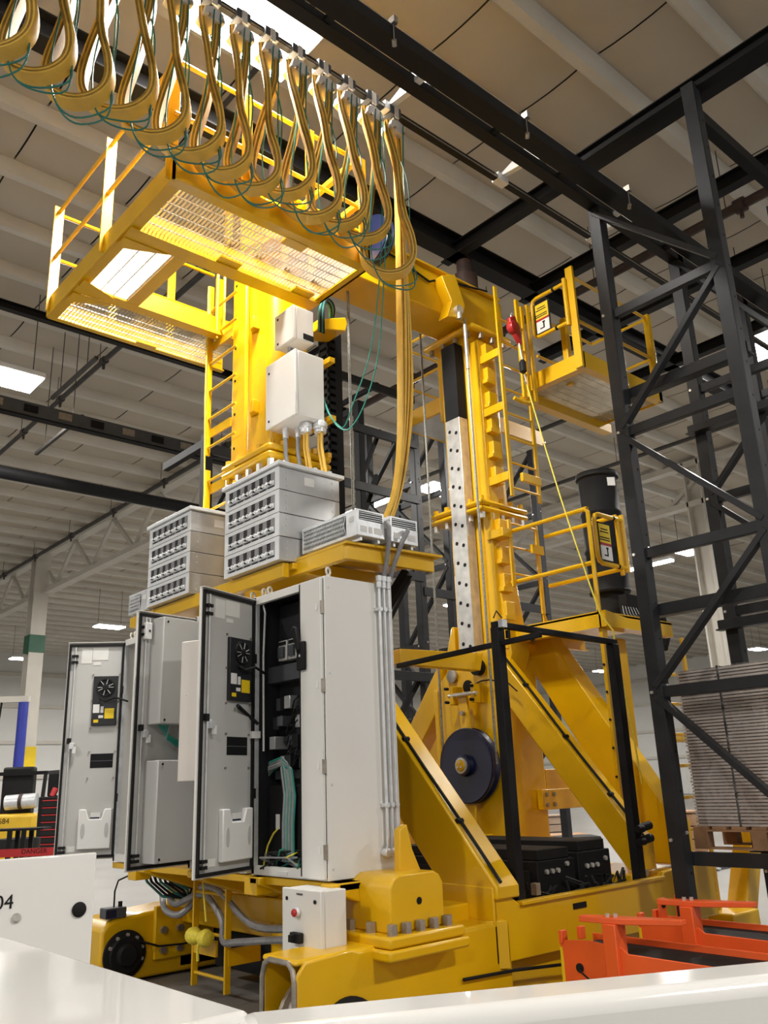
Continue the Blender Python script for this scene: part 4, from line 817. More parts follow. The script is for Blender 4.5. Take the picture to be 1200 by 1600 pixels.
for k, (x, y, m_, r) in enumerate(((4.12, 5.92, GCAB, .02), (4.2, 5.84, GCAB, .02), (4.2, 5.74, YEL2, .014), (4.2, 5.70, YEL2, .014), (4.3, 5.66, YEL2, .016), (4.3, 5.62, YEL2, .014), (4.32, 5.66, GREEN, .008))):
    MB().tube([(x, y, 4.68), (x, y, 4.5), (x+.02, y-.03, 4.25), (x+.05, y-.05, 4.05)], r, 8).build('drop_cable', m_, eb)
ea = ebox(4.07, 4.30, 5.72, 6.02, 5.56, 5.90, 'smaller grey junction box on the mast just under the platform'); MB().box(4.18, 4.3, 5.716, 5.72, 5.58, 5.64).build('nameplate', RUB, ea, .003)
for k in range(3): MB().tube([(4.15+.03*k, 5.9, 5.56), (4.15+.03*k, 5.9, 5.5), (4.16+.02*k, 5.92, 5.38)], .015, 8).build('drop_cable', GCAB, ea)
es = ebox(3.40, 3.60, 4.53, 4.93, .625, 1.03, 'white operator box with red push button beside the near bogie')
c = V((3.396, 4.76, .90)); MB().lathe(c, -X1, [(.03, 0), (.03, .012), (.022, .02)], 16).build('button_collar', GALV, es); MB().lathe(c, -X1, [(.02, .012), (.024, .03), (.015, .04)], 16).build('push_button', RED, es)
MB().box(3.36, 3.396, 4.70, 4.80, .73, .79).build('switch_block', RUB, es, .006); MB().box(3.33, 3.36, 4.74, 4.77, .74, .78).build('switch_knob', BLACK, es); MB().box(3.394, 3.396, 4.71, 4.77, 1.0, 1.01).build('label_plate', DGREY, es)
for y in (4.56,):
    for z in (.67, .97): MB().cyl((3.392, y+.02, z), (3.397, y+.02, z), .012, 12).build('quarter_turn_lock', RUB, es)
# hoses under the cabinets
for k, (pts, lb) in enumerate((([(4.1, 7.9, .75), (3.98, 7.6, .64), (4.0, 7.35, .62), (4.1, 7.2, .78), (4.0, 7.0, .86), (4.0, 6.7, .84), (4.05, 6.3, .62), (3.95, 5.6, .66), (3.8, 5.0, .72)], 'grey flexible hose looping under the cabinets above the ladder'), ([(4.1, 7.75, .72), (3.98, 7.4, .70), (4.02, 7.0, .8), (4.05, 6.75, .62), (3.98, 6.6, .48), (3.98, 6.35, .5), (3.95, 5.7, .58), (3.85, 5.1, .62)], 'lower grey flexible hose sagging behind the ladder'))):
    pv = [V(p) for p in pts]; sm = []
    for i in range(len(pv)-1):
        a, b_, c_, d_ = pv[max(i-1, 0)], pv[i], pv[i+1], pv[min(i+2, len(pv)-1)]
        for s in range(5): q = s/5; sm.append(.5*((2*b_)+(c_-a)*q+(2*a-5*b_+4*c_-d_)*q*q+(3*b_-a-3*c_+d_)*q**3))
    sm.append(pv[-1]); tag(MB().tube(sm, .028, 8).build('flexible_hose', GCAB, None), lb, 'hose', 'hoses under the cabinets')
t = thing('cable_bundle', 'dark green and black cables drooping beneath the left cabinets', 'cables', (4.05, 7.8, .7))
for k in range(8): MB().tube([(3.9+.02*k, 7.95-.06*k, 1.0), (3.92+.02*k, 7.85-.05*k, .86), (4.0+.02*k, 7.7-.04*k, .74+.01*k), (4.15, 7.5, .72)], .013, 6).build('cable', GREEN if k % 3 == 0 else RUB, t)
t = thing('position_sensor', 'small dark sensor block on the far bogie with a looped cable', 'sensor', (3.86, 8.2, .55)); q = P(178, 1418, Y=8.15)
MB().box(q.x-.1, q.x+.1, q.y-.06, q.y+.08, .555, .645).build('housing', DGREY, t, .008); MB().box(q.x-.102, q.x-.0, q.y-.063, q.y-.06, .565, .63).build('label_plate', BLUE, t); MB().tube([(q.x, q.y, .64), (q.x, q.y, .78), (q.x+.03, q.y, .87), (q.x+.12, q.y, .9)], .008, 6).build('sensor_cable', RUB, t); MB().cyl((q.x+.06, q.y, .64), (q.x+.06, q.y, .69), .02, 8).build('connector', RUB, t)
# ---------------------------------------------------------------- floor rails
for y, lb in ((4.56, 'near dark steel floor rail under the crane'), (8.3, 'far dark steel floor rail under the crane')):
    t = thing('floor_rail', lb, 'rail', (8, y, 0), 'crane floor rails'); MB().box(2.2, 22, y-.07, y+.07, 0, .02).box(2.2, 22, y-.02, y+.02, .02, .1).build('rail_body', DGREY, t)
    for k in range(12): MB().box(2.6+k*1.2, 2.7+k*1.2, y-.12, y+.12, .02, .045).build('rail_clip', GALV, t)

# ---------------------------------------------------------------- festoon
FY, FZ, FP = 4.9, 7.84, .285
t = thing('festoon_rail', 'thin dark festoon rail running beside the twin beams', 'rail', (6, FY, FZ)); MB().box(-2, 14, FY-.03, FY+.03, FZ-.03, FZ+.03).build('c_rail', BEAMB, t); MB().box(-2, 14, FY-.034, FY-.03, FZ-.02, FZ-.0).build('rail_groove', DSTEEL, t)
for k, x in enumerate((4.6, 6.22, 7.9)):
    t = thing('rail_bracket', ('white triangular bracket joining festoon rail and twin beams near the trolleys', 'white triangular bracket halfway along the free festoon rail', 'white triangular bracket of the festoon rail behind the rack post')[k], 'bracket', (x, 4.4, 7.3), 'festoon rail brackets')
    MB().prism([(x, FY-.03, FZ+.03), (x, FY+.04, FZ+.03), (x, 4.55, FZ+.16), (x, 4.4, FZ+.16), (x, 4.35, FZ-.1), (x, 4.6, FZ+.0)], (.06, 0, 0)).build('gusset', PLAS, t); MB().bar((x+.03, 4.45, FZ+.05), (x+.03, 3.98, 7.05), .05, .05).build('arm', BEAMB, t); MB().box(x-.06, x+.1, FY-.05, FY+.05, FZ-.04, FZ+.05).build('rail_clamp', PLAS, t)
ORD = ('endmost', 'second', 'third', 'fourth', 'fifth', 'sixth', 'seventh', 'eighth', 'ninth', 'tenth', 'eleventh', 'twelfth', 'thirteenth', 'fourteenth')
def trolley(i):
    x = 4.67-i*FP; t = thing('festoon_trolley', f'cream festoon trolley and cable saddle, {ORD[i]} from the free rail end', 'trolley', (x, FY, FZ-.35), 'festoon trolleys')
    MB().box(x-.07, x+.07, FY-.055, FY+.055, FZ-.06, FZ+.04).build('carriage', DGREY, t, .006); MB().box(x-.02, x+.03, FY-.065, FY-.05, FZ-.1, FZ+.035).build('tab', CREAM, t, .004); MB().box(x-.012, x+.012, FY-.03, FY+.03, FZ-.2, FZ-.05).build('hanger', DSTEEL, t)
    MB().prism([(x-.1, FY-.08, FZ-.25), (x-.08, FY-.08, FZ-.17), (x+.0, FY-.08, FZ-.14), (x+.08, FY-.08, FZ-.17), (x+.1, FY-.08, FZ-.25), (x+.05, FY-.08, FZ-.28), (x-.05, FY-.08, FZ-.28)], (0, .16, 0)).build('saddle', CREAM, t, .008)
    bolts([(x-.06, FY-.08, FZ-.27), (x+.06, FY-.08, FZ-.27)], -Y1, .014, .02, t)
for i in range(14): trolley(i)
LD = V((math.cos(math.radians(-36)), math.sin(math.radians(-36)), 0)); LN = V((-LD.y, LD.x, 0))
def smooth(g, n):
    gm = []
    for j in range(len(g)-1):
        a, b_, c_, d_ = g[max(j-1, 0)], g[j], g[j+1], g[min(j+2, len(g)-1)]
        for q in range(n): q /= n; gm.append(.5*((2*b_)+(c_-a)*q+(2*a-5*b_+4*c_-d_)*q*q+(3*b_-a-3*c_+d_)*q**3))
    return gm+[g[-1]]
def loop_path(xa, xb, zt, zb, cx, r):
    """teardrop down from the right saddle, round the bottom and up to the left saddle, twisted out of the rail plane below"""
    h = (xa-xb)/2; m = (xa+xb)/2; o = cx-m
    L = [(h, zt), (h+.005, zt-.12), (h+.02, zt-.35), (o+r*.66, zb+r*2.9), (o+r*.93, zb+r*1.7), (o+r, zb+r*1.0), (o+r*.87, zb+r*.5), (o+r*.5, zb+r*.13), (o, zb), (o-r*.5, zb+r*.13), (o-r*.87, zb+r*.5), (o-r, zb+r*1.0), (o-r*.93, zb+r*1.7), (o-r*.66, zb+r*2.9), (-h-.02, zt-.35), (-h-.005, zt-.12), (-h, zt)]
    out = []
    for p, z, _ in smooth([V((*q, 0)) for q in L], 3):
        w = min(1, max(0, (zt-z)/.7)); w = w*w*(3-2*w)
        out.append(V((m, FY, z))+(X1*(1-w)+LD*w)*p-V((0, .05*w, 0)))
    return out
random.seed(11)
for i in range(13):
    xa, xb = 4.67-i*FP, 4.67-(i+1)*FP; xm = (xa+xb)/2-.03; zb = (5.93 if i == 0 else 6.17)+random.uniform(-.05, .05); r = .245+random.uniform(-.02, .03)
    t = thing('festoon_loop', f'hanging loop of stacked yellow flat cables and green cords, {ORD[i]} from the free rail end', 'cable loop', (xm, FY, zb), 'festoon cable loops')
    pts = loop_path(xa-.045, xb+.045, FZ-.15, zb, xm, r); sd = LN
    for k in range(4): MB().sweep(pts, sd, .115-.01*(k % 2), -.007-k*.0135, .004-k*.0135).build('flat_cable', YEL2, t)
    MB().sweep(pts, sd, .107, -.052, .002).build('cable_core', YEDGE, t)
    for k in range(2):
        g = [V((xa+.04, FY+.1-.2*k, FZ-.2)), V((xa+.06, FY-.1+.05*k, 7.0)), V((xa+.04, FY-.10, zb+.3)), V((xa-.0, FY-.18-.03*k, zb-.10+.05*k)), V((xm-.02, FY-.12, zb-.2+.07*k+random.uniform(-.06, .05))), V((xb-.04, FY-.06, zb-.05)), V((xb-.06, FY-.0, zb+.35)), V((xb-.02, FY-.04, 7.1)), V((xb-.02, FY+.1-.2*k, FZ-.2))]; gm = []
        for j in range(len(g)-1):
            a, b_, c_, d_ = g[max(j-1, 0)], g[j], g[j+1], g[min(j+2, len(g)-1)]
            for s in range(5): q = s/5; gm.append(.5*((2*b_)+(c_-a)*q+(2*a-5*b_+4*c_-d_)*q*q+(3*b_-a-3*c_+d_)*q**3))
        MB().tube(gm+[g[-1]], .0065, 5).build('cord', GREEN, t)
t = thing('cable_drop', 'long yellow flat cables dropping from the festoon to the resistor shelf', 'cables', (4.36, 4.95, 3.5))
dp = [V((4.74, FY+.02, FZ-.15)), V((4.78, FY+.03, 7.4)), V((4.78, FY+.05, 6.4)), V((4.77, FY+.05, 5.6)), V((4.75, FY+.05, 4.9)), V((4.70, FY+.05, 4.4)), V((4.60, FY+.05, 3.95)), V((4.47, FY+.05, 3.65)), V((4.42, FY+.05, 3.5))]; dm = []
for j in range(len(dp)-1):
    a, b_, c_, d_ = dp[max(j-1, 0)], dp[j], dp[j+1], dp[min(j+2, len(dp)-1)]
    for s in range(5): q = s/5; dm.append(.5*((2*b_)+(c_-a)*q+(2*a-5*b_+4*c_-d_)*q*q+(3*b_-a-3*c_+d_)*q**3))
dm.append(dp[-1])
for k in range(4): MB().sweep([p+V((0, .02*math.sin(j*.25+k), 0)) for j, p in enumerate(dm)], V((.25, 1, 0)), .12-.02*(k % 2), -.01-k*.02, .004-k*.02).build('flat_cable', YEL2, t)
t = thing('green_cord_drop', 'two thin green cords sagging from the festoon towards the junction box', 'cord', (4.5, 5.3, 4.6))
for k in range(2):
    g = [P(598-8*k, 190, Y=4.9), P(603-6*k, 330, Y=4.9), P(598-8*k, 470, Y=5.0), P(590-14*k, 560, Y=5.05), P(570-18*k, 630, Y=5.15), P(548-10*k, 668-2*k, Y=5.3), P(530-4*k, 668-6*k, Y=5.4), P(514-1*k, 645, Y=5.55), P(503, 612, Y=5.7)]; gm = []
    for j in range(len(g)-1):
        a, b_, c_, d_ = g[max(j-1, 0)], g[j], g[j+1], g[min(j+2, len(g)-1)]
        for s in range(5): q = s/5; gm.append(.5*((2*b_)+(c_-a)*q+(2*a-5*b_+4*c_-d_)*q*q+(3*b_-a-3*c_+d_)*q**3))
    MB().tube(gm+[g[-1]], .006, 5).build('cord', GREENW, t)

# ---------------------------------------------------------------- storage racks
def post_mb(x, y, z0, z1, w=.12, d=.12):
    m = MB(); m.box(x-d/2, x-d/2+.012, y-w/2, y+w/2, z0, z1); m.box(x-d/2+.012, x+d/2, y+w/2-.012, y+w/2, z0, z1); m.box(x-d/2+.012, x+d/2, y-w/2, y-w/2+.012, z0, z1)
    return m
def upright(x, ya, yb, levels, ztop_a, ztop_b, label, group, bolts_on=True, w=.12, m_=RACK, holes=True):
    """upright frame in the plane x: front post ya, rear post yb, horizontals at levels with zigzag diagonals"""
    t = thing('rack_upright', label, 'rack', (x, (ya+yb)/2, 0), group)
    for y, zt in ((ya, ztop_a), (yb, ztop_b)):
        p = post_mb(x, y, .02, zt, w).build('post', m_, t, .004)
        MB().box(x-.1, x+.1, y-.1, y+.1, 0, .02).build('foot_plate', m_, p)
        if holes:
            h0 = None
            for k in range(int((zt-.3)/.3)):
                z = .3+k*.3; s = -1 if y == ya else -1
                if h0 is None: h0 = MB().cyl((x+.02, y-w/2-.0015, z), (x+.02, y-w/2+.0005, z), .011, 8).build('slot', BLACK, p); zz = z
                else: cp(h0, (0, 0, z-zz))
    for z in [q for q in levels if not (x == 6.4 and q < 1.3)]: MB().bar((x, ya, z), (x, yb, z), .06, .09).build('horizontal_brace', m_, t, .004)
    lv = sorted(levels, reverse=True); f = True
    up = [ztop_a-.02]+lv
    for a, c in zip(up[:-1], up[1:]):
        MB().bar((x-.03, ya if f else yb, a-.04), (x-.03, yb if f else ya, c+.04), .05, .075, X1).build('diagonal_brace', m_, t, .004); f = not f
    for z in levels: bolts([(x-.055, ya+.03, z), (x+.03, ya-w/2-.002, z+.05)], -X1, .014, .02, t, m=STEEL)
    return t
lvA = [P(944, 500, X=6.4).z, P(968, 681, X=6.4).z, P(992, 870, X=6.4).z, P(1022, 1083, X=6.4).z, P(1060, 1312, X=6.4).z]
upright(6.4, 3.88, 2.77, lvA, 6.92, 7.6, 'dark grey rack upright nearest the crane with zigzag bracing', 'right rack uprights')
upright(7.85, 3.88, 2.77, [z-.35 for z in lvA], 7.0, 7.0, 'second dark rack upright, behind the nearest one', 'right rack uprights')
upright(9.3, 3.88, 2.77, lvA, 7.0, 7.0, 'third dark rack upright along the right side', 'right rack uprights', holes=False)
upright(10.75, 3.88, 2.77, lvA, 7.0, 7.0, 'fourth dark rack upright, beyond the wrapped cardboard', 'right rack uprights', holes=False)
for k, z in enumerate((1.0, 2.95, 4.95)):
    for x in (6.49, 7.76):
        t = thing('support_arm', f'dark support arm at {("bottom","middle","upper")[k]} level {"nearest the crane" if x < 7 else "of the second upright"}', 'rack arm', (x, 3.3, z), 'rack support arms')
        MB().bar((x, 3.98, z), (x, 2.7, z), .06, .1).build('arm', RACK, t, .004); MB().bar((x+(.04 if x < 7 else -.04), 3.98, z-.045), (x+(.04 if x < 7 else -.04), 2.7, z-.045), .08, .012).build('ledge', RACK, t)
for i, x in enumerate((8.6, 9.25, 11.5)):
    t = upright(x, 8.9, 10.0, [1.2, 2.3, 3.5, 4.8, 6.0], 7.2, 7.2, ('dark rack upright seen left of the perforated mast rail', 'dark rack upright just behind the perforated mast rail', 'dark rack upright farther back on the far side')[i], 'far side rack uprights', m_=RACK, holes=(i < 2))
    t.name = 'rack_upright'
for x0, x1, z, lb in ((7.5, 9.3, 3.05, 'lower dark rack beam left of the pulley plate'), (7.5, 9.3, 2.4, 'dark rack beam at pulley height on the far side'), (5.0, 8.6, 5.7, 'dark horizontal rack beam behind the hanging rope'), (5.0, 8.6, 4.5, 'dark horizontal rack beam above the resistor shelf'), (7.6, 9.3, 1.6, 'lowest dark rack beam on the far side'), (8.6, 11.5, 4.3, 'dark rack beam behind the mast flange'), (6.2, 8.6, 7.36, 'topmost dark rack beam behind the green cords'), (6.2, 8.6, 6.6, 'second dark rack beam from the top behind the green cords')):
    t = thing('rack_beam', lb, 'rack beam', (x0, 8.9, z), 'far side rack beams'); MB().bar((x0, 8.85, z), (x1, 8.85, z), .05, .13).build('beam', RACK, t, .004)
for x, zt, lb in ((5.0, 5.9, 'short black rack post left of the tall ladder'), (7.5, 7.05, 'black rack post behind the green cords'), (6.3, 4.5, 'short black rack post behind the resistor bank')):
    t = thing('rack_post', lb, 'rack post', (x, 8.9, 0), 'far side single posts'); post_mb(x, 8.9, 0, zt, .12, .11).build('post', BLACK, t, .004); MB().bar((x, 8.9, zt-.1), (x, 10.0, zt-.1), .08, .1).build('top_arm', BLACK, t); MB().bar((x, 8.95, zt-1.3), (x+.5, 9.0, zt-.3), .05, .05).build('diagonal_brace', BLACK, t)
for a, c, lb in (((7.02, 8.9, 7.9), (7.02, 11.5, 7.9), 'black cross tie above the energy chain'), ((7.9, 8.9, 7.45), (7.9, 12.0, 7.45), 'black cross tie behind the green cords'), ((7.5, 8.95, 1.7), (8.5, 8.95, 3.0), 'black diagonal rack brace left of the pulley plate'), ((7.2, 9.0, 4.4), (7.9, 9.0, 6.0), 'black diagonal rack brace behind the yellow cable drop')):
    t = thing('rack_diagonal', lb, 'rack brace', a, 'far side diagonal braces'); MB().bar(a, c, .06, .07).build('brace', BLACK, t)
    if a[2] > 7.6: MB().box(a[0]-.03, a[0]+.03, 8.84, 8.9, 7.42, a[2]).build('stub_post', BLACK, t)
# ---------------------------------------------------------------- black drum
c = V((8.31, 5.5, 3.6)); t = thing('drum', 'tall black drum standing behind the lower swing gate', 'drum', c)
pr = [(.02, 0), (.225, 0), (.235, .02), (.225, .04)]
for z in (.5, .95): pr += [(.225, z-.03), (.236, z-.012), (.236, z+.012), (.225, z+.03)]
pr += [(.225, 1.38), (.24, 1.41), (.24, 1.45), (.21, 1.45), (.21, 1.41), (.02, 1.41)]
dr = MB().lathe(c, Z1, pr, 40).build('shell', BLACK, t); MB().lathe(c+Z1*1.37, Z1, [(.225, 0), (.25, .02), (.25, .05), (.225, .07)], 40).build('clamp_ring', RUB, dr)
MB().ob(c+Z1*1.24, V((.75, -.66, 0)), V((-.66, -.75, 0)), Z1, (.06, .15), (.19, .218), (0, .1)).build('paper_label', PAPER, t); MB().cyl(c-Z1*.42, c, .16, 16).build('pedestal', BLACK, t)
MB().tube([c+V((.2, -.35, -.25)), c+V((.35, -.4, -.3)), c+V((.4, -.4, -.5)), c+V((.3, -.4, -.65))], .05, 8).build('outlet_hose', RUB, t); MB().box(8.0, 8.5, 5.1, 5.2, 3.3, 3.5).build('valve_block', BLACK, t)
for k in range(6): MB().tube([(7.9+.05*k, 5.1, 3.35), (7.75+.06*k, 5.0, 3.24), (7.7+.08*k, 4.95, 3.19)], .012, 6).build('cable', RUB, t)
# ---------------------------------------------------------------- cardboard on pallet
t = thing('wooden_pallet', 'wooden pallet carrying the wrapped cardboard stack in the rack', 'pallet', (7.2, 3.35, 1.06))
for k in range(7): MB().box(6.66, 7.66, 2.8+k*.163, 2.92+k*.163, 1.2, 1.222).build('top_board', WOOD, t, .002)
for x in (6.66, 7.11, 7.58): MB().box(x, x+.09, 2.8, 3.9, 1.185, 1.2).build('stringer_board', WOOD, t); MB().box(x, x+.09, 2.8, 3.9, 1.055, 1.07).build('bottom_board', WOOD, t)
for x in (6.66, 7.11, 7.58):
    for y in (2.8, 3.3, 3.78): MB().box(x, x+.09, y, y+.12, 1.07, 1.185).build('block', WOOD, t)
t = thing('cardboard_stack', 'tall stack of flat cardboard sheets strapped and wrapped in clear film', 'cardboard', (7.2, 3.35, 1.222))
n = 48; h = 1.23/n; sh_ = None; random.seed(2)
for k in range(n):
    z = 1.223+k*h
    if sh_ is None: sh_ = MB().box(6.70, 7.62, 2.82, 3.88, z, z+h*.62).build('cardboard_sheet', CARDS, t)
    else: cp(sh_, (random.uniform(-.008, .006), random.uniform(-.006, .008), k*h))
MB().box(6.712, 7.61, 2.83, 3.87, 1.223, 2.45).build('sheet_core', CARDD, t)
for y in (3.5, 3.0): MB().box(6.688, 6.69, y, y+.016, 1.22, 2.46).box(6.69, 7.63, y, y+.016, 2.455, 2.457).build('strap', RUB, t)
fl_ = MB(); ng = 14; vs = []
for i in range(ng):
    for j in range(ng): vs.append((6.674+random.uniform(-.008, .004), 2.80+1.1*i/(ng-1), 1.23+1.225*j/(ng-1)))
fl_.raw(vs, [(i*ng+j, (i+1)*ng+j, (i+1)*ng+j+1, i*ng+j+1) for i in range(ng-1) for j in range(ng-1)]); fl_.build('stretch_wrap', FILM, t)
MB().tube([(6.67, 3.88, 2.2), (6.668, 3.5, 2.16), (6.668, 3.1, 2.1), (6.67, 2.8, 2.08)], .008, 5).build('film_fold', FILM, t)
# ---------------------------------------------------------------- orange pick-up stations
def station(x, label):
    t = thing('transfer_station', label, 'conveyor', (x, 3.2, 0), 'orange transfer stations')
    y1 = 4.03
    MB().prism([(x, y1, .60), (x, y1, .18), (x, 1.6, .18), (x, 1.6, .55), (x, 3.50, .57), (x, 3.54, .60), (x, 3.8, .62)], (.012, 0, 0)).build('side_plate', ORG, t, .004); MB().box(x+.36, x+.372, 1.6, y1, .18, .60).build('side_plate', ORG, t, .004)
    MB().box(x+.012, x+.36, 1.6, y1-.05, .5, .56).build('belt', RUB, t)
    for dx in (0, .2): MB().box(x+dx-.01, x+dx+.05, y1-.03, y1, .58, .66).build('end_lug', ORG, t, .004)
    MB().box(x-.005, x, y1-.02, y1, .1, .56).build('edge_strip', YSTK, t)
    MB().box(x-.03, x+.09, 3.56, 3.66, .2, .735).build('guide_post', ORG, t, .006); MB().prism([(x-.05, 3.82, .735), (x+.03, 3.84, .735), (x+.12, 3.55, .735), (x+.22, 3.2, .735), (x+.16, 3.2, .735), (x-.0, 3.5, .735)], (0, 0, .035)).build('guide_arm', ORG, t, .004)
    bolts([(x+.02, 3.64, .77), (x+.05, 3.6, .77)], Z1, .014, .02, t, m=STEEL); MB().cyl((x-.012, 3.88, .45), (x-.002, 3.88, .45), .028, 12).cyl((x-.02, 3.88, .45), (x-.012, 3.88, .45), .014, 8).build('sensor_eye', RUB, t); MB().tube([(x-.02, 3.88, .44), (x-.03, 3.8, .40), (x-.03, 3.68, .34), (x-.02, 3.5, .3)], .006, 5).build('sensor_cable', RUB, t)
    for y in (3.9, 1.9): MB().box(x+.1, x+.16, y-.03, y+.03, 0, .2).box(x+.25, x+.31, y-.03, y+.03, 0, .2).build('leg', ORG, t)
    return t
station(5.02, 'near orange transfer station with belt and guide arm')
sta = station(5.95, 'far orange transfer station beside the foot of the rack post')
for x in (6.14, 6.38): MB().box(x, x+.10, 3.96, 3.975, .6, .74).box(x, x+.10, 3.93, 3.975, .585, .6).build('lug', ORG, sta, .004); MB().cyl((x+.05, 3.945, .69), (x+.05, 3.96, .69), .018, 10).build('lug_bolt', RUB, sta)
MB().box(6.12, 6.5, 3.95, 3.985, .54, .585).build('lug_bar', ORG, sta)
# yellow parts of the neighbouring crane end, seen behind the rack post
t = thing('yellow_ramp_beam', 'slanted yellow beam behind the rack, under the pallet', 'beam', (8.8, 5.0, 0)); MB().bar((8.6, 4.7, .05), (9.2, 4.75, 1.0), .2, .25).build('beam', YEL, t, .01); MB().box(8.2, 8.7, 4.5, 5.0, 0, .35).build('foot', YEL, t, .02)

# ---------------------------------------------------------------- white machine in the foreground
t = thing('white_machine', 'glossy white machine cover cut off by the bottom edge of the photo', 'machine', (.4, .8, 0))
MB().box(-.9, .625, .965, 3.0, 1.36, 1.40).build('top_cover', WHITE, t, .012, 3); MB().box(.595, .62, .965, 3.0, .3, 1.36).build('side_panel', WHITE, t); MB().box(-.9, .6, .97, .99, .2, 1.36).build('front_panel', WHITE, t)
U = V((.886, -.464, 0)).normalized(); N = V((-.464, -.886, 0)).normalized()
MB().ob((.605, .975, 0), U, N, Z1, (0, 1.5), (0, .10), (.9, 1.402)).build('front_beam', WHITE, t, .02, 4)
t = thing('marked_panel', 'white sheet panel lettered 04 with a black plug, at lower left', 'panel', (.8, 2.4, 1.0))
a = P(-40, 1350, Z=1.50); b_ = P(152, 1328.5, Z=1.51); U = V((b_.x-a.x, b_.y-a.y, 0)); L = U.length; U.normalize(); N = V((U.y, -U.x, 0))
if N.dot(CAM-a) < 0: N = -N
o = V((a.x, a.y, 1.1)); H = 1.505-1.1
mpn = MB().ob(o, U, N, Z1, (0, L), (-.02, 0), (-1.1, H)).build('sheet', WHITE, t, .004)
def onp(px, py):
    d = RT*((px-600)/FPX)-UP*((py-800)/FPX)+FW; s = (a-CAM).dot(N)/d.dot(N); return CAM+d*s
q = onp(123, 1421); MB().lathe(q, N, [(.016, -.004), (.018, .004), (.012, .007)], 24).build('plug', RUB, mpn)
q = onp(25, 1434); MB().lathe(q, N, [(.011, 0), (.011, .004), (.007, .008)], 12).build('bolt', STEEL, mpn)
text('04', 'lettering', onp(6, 1411)+N*.001, U, Z1, .045, RUB, mpn)

# ---------------------------------------------------------------- background on the left
def far_pt(px, py, d): v = RT*((px-600)/FPX)-UP*((py-800)/FPX)+FW; return CAM+v*d
q = far_pt(25, 1280, 19.0); fx0, fy0 = q.x, q.y; E1 = V((.79, -.61, 0)); E2 = V((.61, .79, 0))   # E1 to the right in view, E2 away
t = thing('forklift', 'yellow forklift seen from behind with a silver gas bottle', 'forklift', (fx0, fy0, 0)); O = V((fx0, fy0, 0))
fb = MB().ob(O, E1, E2, Z1, (-.75, .42), (0, .5), (.35, 1.28)).build('counterweight', FRK, t, .08, 4); MB().ob(O, E1, E2, Z1, (-.7, .4), (.4, 2.0), (.3, 1.2)).build('chassis', FRK, t, .05, 3)
MB().cyl(O+E1*-.32+E2*.2+Z1*1.52, O+E1*.36+E2*.2+Z1*1.55, .16, 20).build('gas_bottle', GALV, t); MB().lathe(O+E1*.02+E2*.2+Z1*1.535, E1, [(.165, -.04), (.17, -.04), (.17, .04), (.165, .04)], 20).build('bottle_strap', PIPER, t)
for u in (-.7, .42): MB().bar(O+E1*u+E2*.3+Z1*1.2, O+E1*u+E2*.5+Z1*2.15, .07, .07).bar(O+E1*u+E2*.5+Z1*2.15, O+E1*u+E2*1.8+Z1*2.2, .07, .07).build('guard_post', BLACK, t)
MB().bar(O+E1*-.75+E2*.5+Z1*2.15, O+E1*.47+E2*.5+Z1*2.15, .09, .08).build('guard_bar', BLACK, t); MB().ob(O, E1, E2, Z1, (-.6, .1), (.6, .9), (1.25, 2.3)).build('seat', RUB, t, .05)
for u in (-.65, .3): MB().cyl(O+E1*u+E2*.4+Z1*.28, O+E1*(u+.2)+E2*.4+Z1*.28, .28, 20).build('wheel', RUB, t)
text('6684', 'lettering', O+E1*-.3-E2*.003+Z1*1.13, E1, Z1, .16, BLACK, fb)
q = far_pt(30, 1300, 15.0); O2 = V((q.x, q.y, 0)); t = thing('cable_reel', 'low wooden cable reel with black lettering in front of the forklift', 'reel', O2)
MB().lathe(O2, Z1, [(.5, 0), (.5, .06), (.4, .07), (.4, .62), (.5, .63), (.5, .7), (.1, .7)], 32).build('drum_body', FRK, t); MB().lathe(O2, Z1, [(.36, .7), (.36, .95), (.2, .96)], 28).build('cable_coil', RUB, t)
q = far_pt(24, 1292, 12.5); O3 = V((q.x, q.y, 0)); t = thing('black_stand', 'black folding work stand in front of the cable reel', 'stand', O3); MB().ob(O3, E1, E2, Z1, (-.5, .4), (0, .4), (1.17, 1.2)).build('top', BLACK, t)
for u in (-.08, .12): MB().ob(O3, E1, E2, Z1, (u-.03, u+.03), (0, .05), (0, 1.17)).build('leg', BLACK, t); MB().ob(O3, E1, E2, Z1, (u-.03, u+.03), (.35, .4), (0, 1.17)).build('leg', BLACK, t)
q = far_pt(76, 1265, 17.5); O4 = V((q.x, q.y, 0)); t = thing('tool_chest', 'black tool chest with red drawer edges left of the cabinets', 'tool chest', O4)
tc_ = MB().ob(O4, E1, E2, Z1, (-.22, .6), (0, .6), (.1, 1.62)).build('body', BLACK, t, .02); MB().ob(O4, E1, E2, Z1, (-.2, .6), (.45, .6), (1.62, 2.1)).build('lid', BLACK, t, .03)
for k in range(8): MB().ob(O4, E1, E2, Z1, (-.12, .58), (-.03, 0), (.45+k*.14, .57+k*.14)).build('drawer', RUB, tc_); MB().ob(O4, E1, E2, Z1, (-.12, .58), (-.045, -.03), (.555+k*.14, .575+k*.14)).build('drawer_pull', RED, tc_)
for u, m_ in ((.0, RED), (.14, GALV), (.3, RUB)): MB().cyl(O4+E1*u+E2*.15+Z1*1.62, O4+E1*(u+.05)+E2*.2+Z1*1.78, .06, 10).build('tool', m_, t)
for u in (-.15, .5): MB().cyl(O4+E1*u+E2*.1+Z1*.06, O4+E1*(u+.05)+E2*.1+Z1*.06, .06, 12).build('caster', RUB, t)
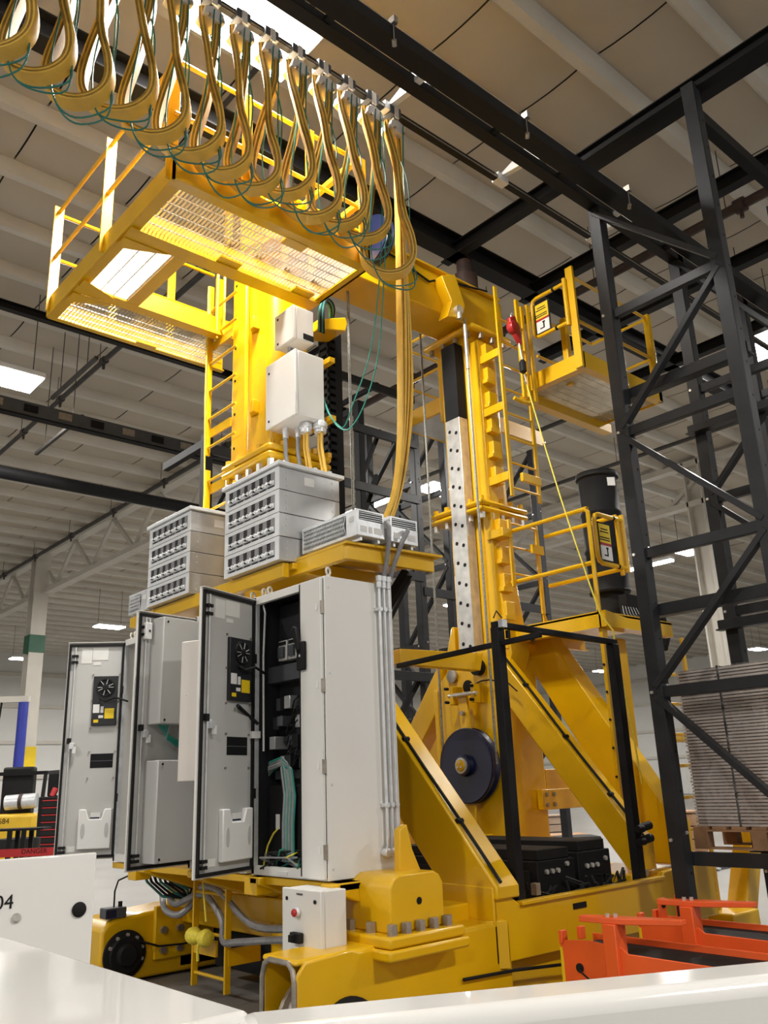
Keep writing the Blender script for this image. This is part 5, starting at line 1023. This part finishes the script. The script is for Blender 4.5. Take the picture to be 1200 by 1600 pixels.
q = far_pt(62, 1328, 13.0); O5 = V((q.x, q.y, 0)); t = thing('cardboard_box', 'open brown cardboard box on the floor below the tool chest', 'box', O5); MB().ob(O5, E1, E2, Z1, (-.2, .32), (0, .5), (0, .74)).build('carton', CARD, t, .004); MB().ob(O5+Z1*.74, E1, (E2*-.8+Z1*.3).normalized(), Z1, (-.2, .32), (0, .2), (0, .006)).build('flap', CARD, t)
MB().ob(O5, E1, E2, Z1, (.08, .16), (-.004, 0), (.55, .74)).build('shipping_label', PAPER, t)
q = far_pt(50, 1338, 9.5); O6 = V((q.x, q.y, 0)); t = thing('barrier_tape', 'red barrier tape with black lettering strung at lower left', 'tape', O6)
z6 = q.z; tp = MB().ob(O6, E1, E2, Z1, (-.9, .5), (0, .004), (z6-.0, z6+.085)).build('tape', RED, t); text('DANGER', 'lettering', O6+E1*.02-E2*.001+Z1*(z6+.05), E1, Z1, .07, BLACK, tp)
for u in (-.9, .5): MB().cyl(O6+E1*u, O6+E1*u+Z1*(z6+.15), .02, 8).build('stake', BLACK, t)
q = far_pt(30, 1150, 26.0); O7 = V((q.x, q.y, 0)); t = thing('jib_crane', 'blue jib crane post with a white boom at far left', 'crane', O7); MB().cyl(O7+E1*.05, O7+E1*.05+Z1*4.4, .15, 20).build('post', BLUEP, t); MB().ob(O7, E1, E2, Z1, (-5, .22), (-.1, .1), (4.4, 4.58)).build('boom', PURL, t); MB().tube([O7+V((-.5, .3, 4.5)), O7+V((-.6, .3, 3)), O7+V((-.7, .3, 0))], .03, 6).build('cable', RUB, t)
# background between and right of the masts
for px, py, d, w_, h_, m_, nm, lb in ((880, 1270, 17, .9, .5, WOOD, 'wooden_crate', 'wooden crate far behind the right brace'), (850, 1262, 21, 1.2, .7, CARD, 'cardboard_box', 'cardboard boxes far behind the mast foot'), (1150, 1190, 26, 1.6, 1.4, CARD, 'storage_crate', 'brown crate beyond the wrapped stack'), (1062, 1240, 16, .8, .9, WOOD, 'wooden_crate', 'wooden crate left of the wrapped pallet')):
    q = far_pt(px, py, d); O8 = V((q.x, q.y, 0)); t = thing(nm, lb, 'crate', O8)
    for k in range(4): MB().ob(O8, E1, E2, Z1, (-w_/2, w_/2), (0, .6), (k*h_/4*1.0, k*h_/4+h_/4-.02)).build('side_board', m_, t, .004)
    MB().ob(O8, E1, E2, Z1, (-w_/2-.02, w_/2+.02), (-.02, .62), (h_, h_+.03)).build('lid', m_, t)
q = far_pt(905, 1306, 13.5); O9 = V((q.x, q.y, 0)); t = thing('floor_machine', 'green and black floor scrubber far behind the forks', 'machine', O9); MB().ob(O9, E1, E2, Z1, (-.25, .25), (0, .5), (.1, .62)).build('body', GRN, t, .06, 3); MB().ob(O9, E1, E2, Z1, (-.3, .35), (-.05, .5), (.62, .72)).build('cover', RUB, t, .03); MB().cyl(O9+E1*-.2+Z1*.1, O9+E1*.2+Z1*.1, .1, 14).build('wheel', RUB, t)
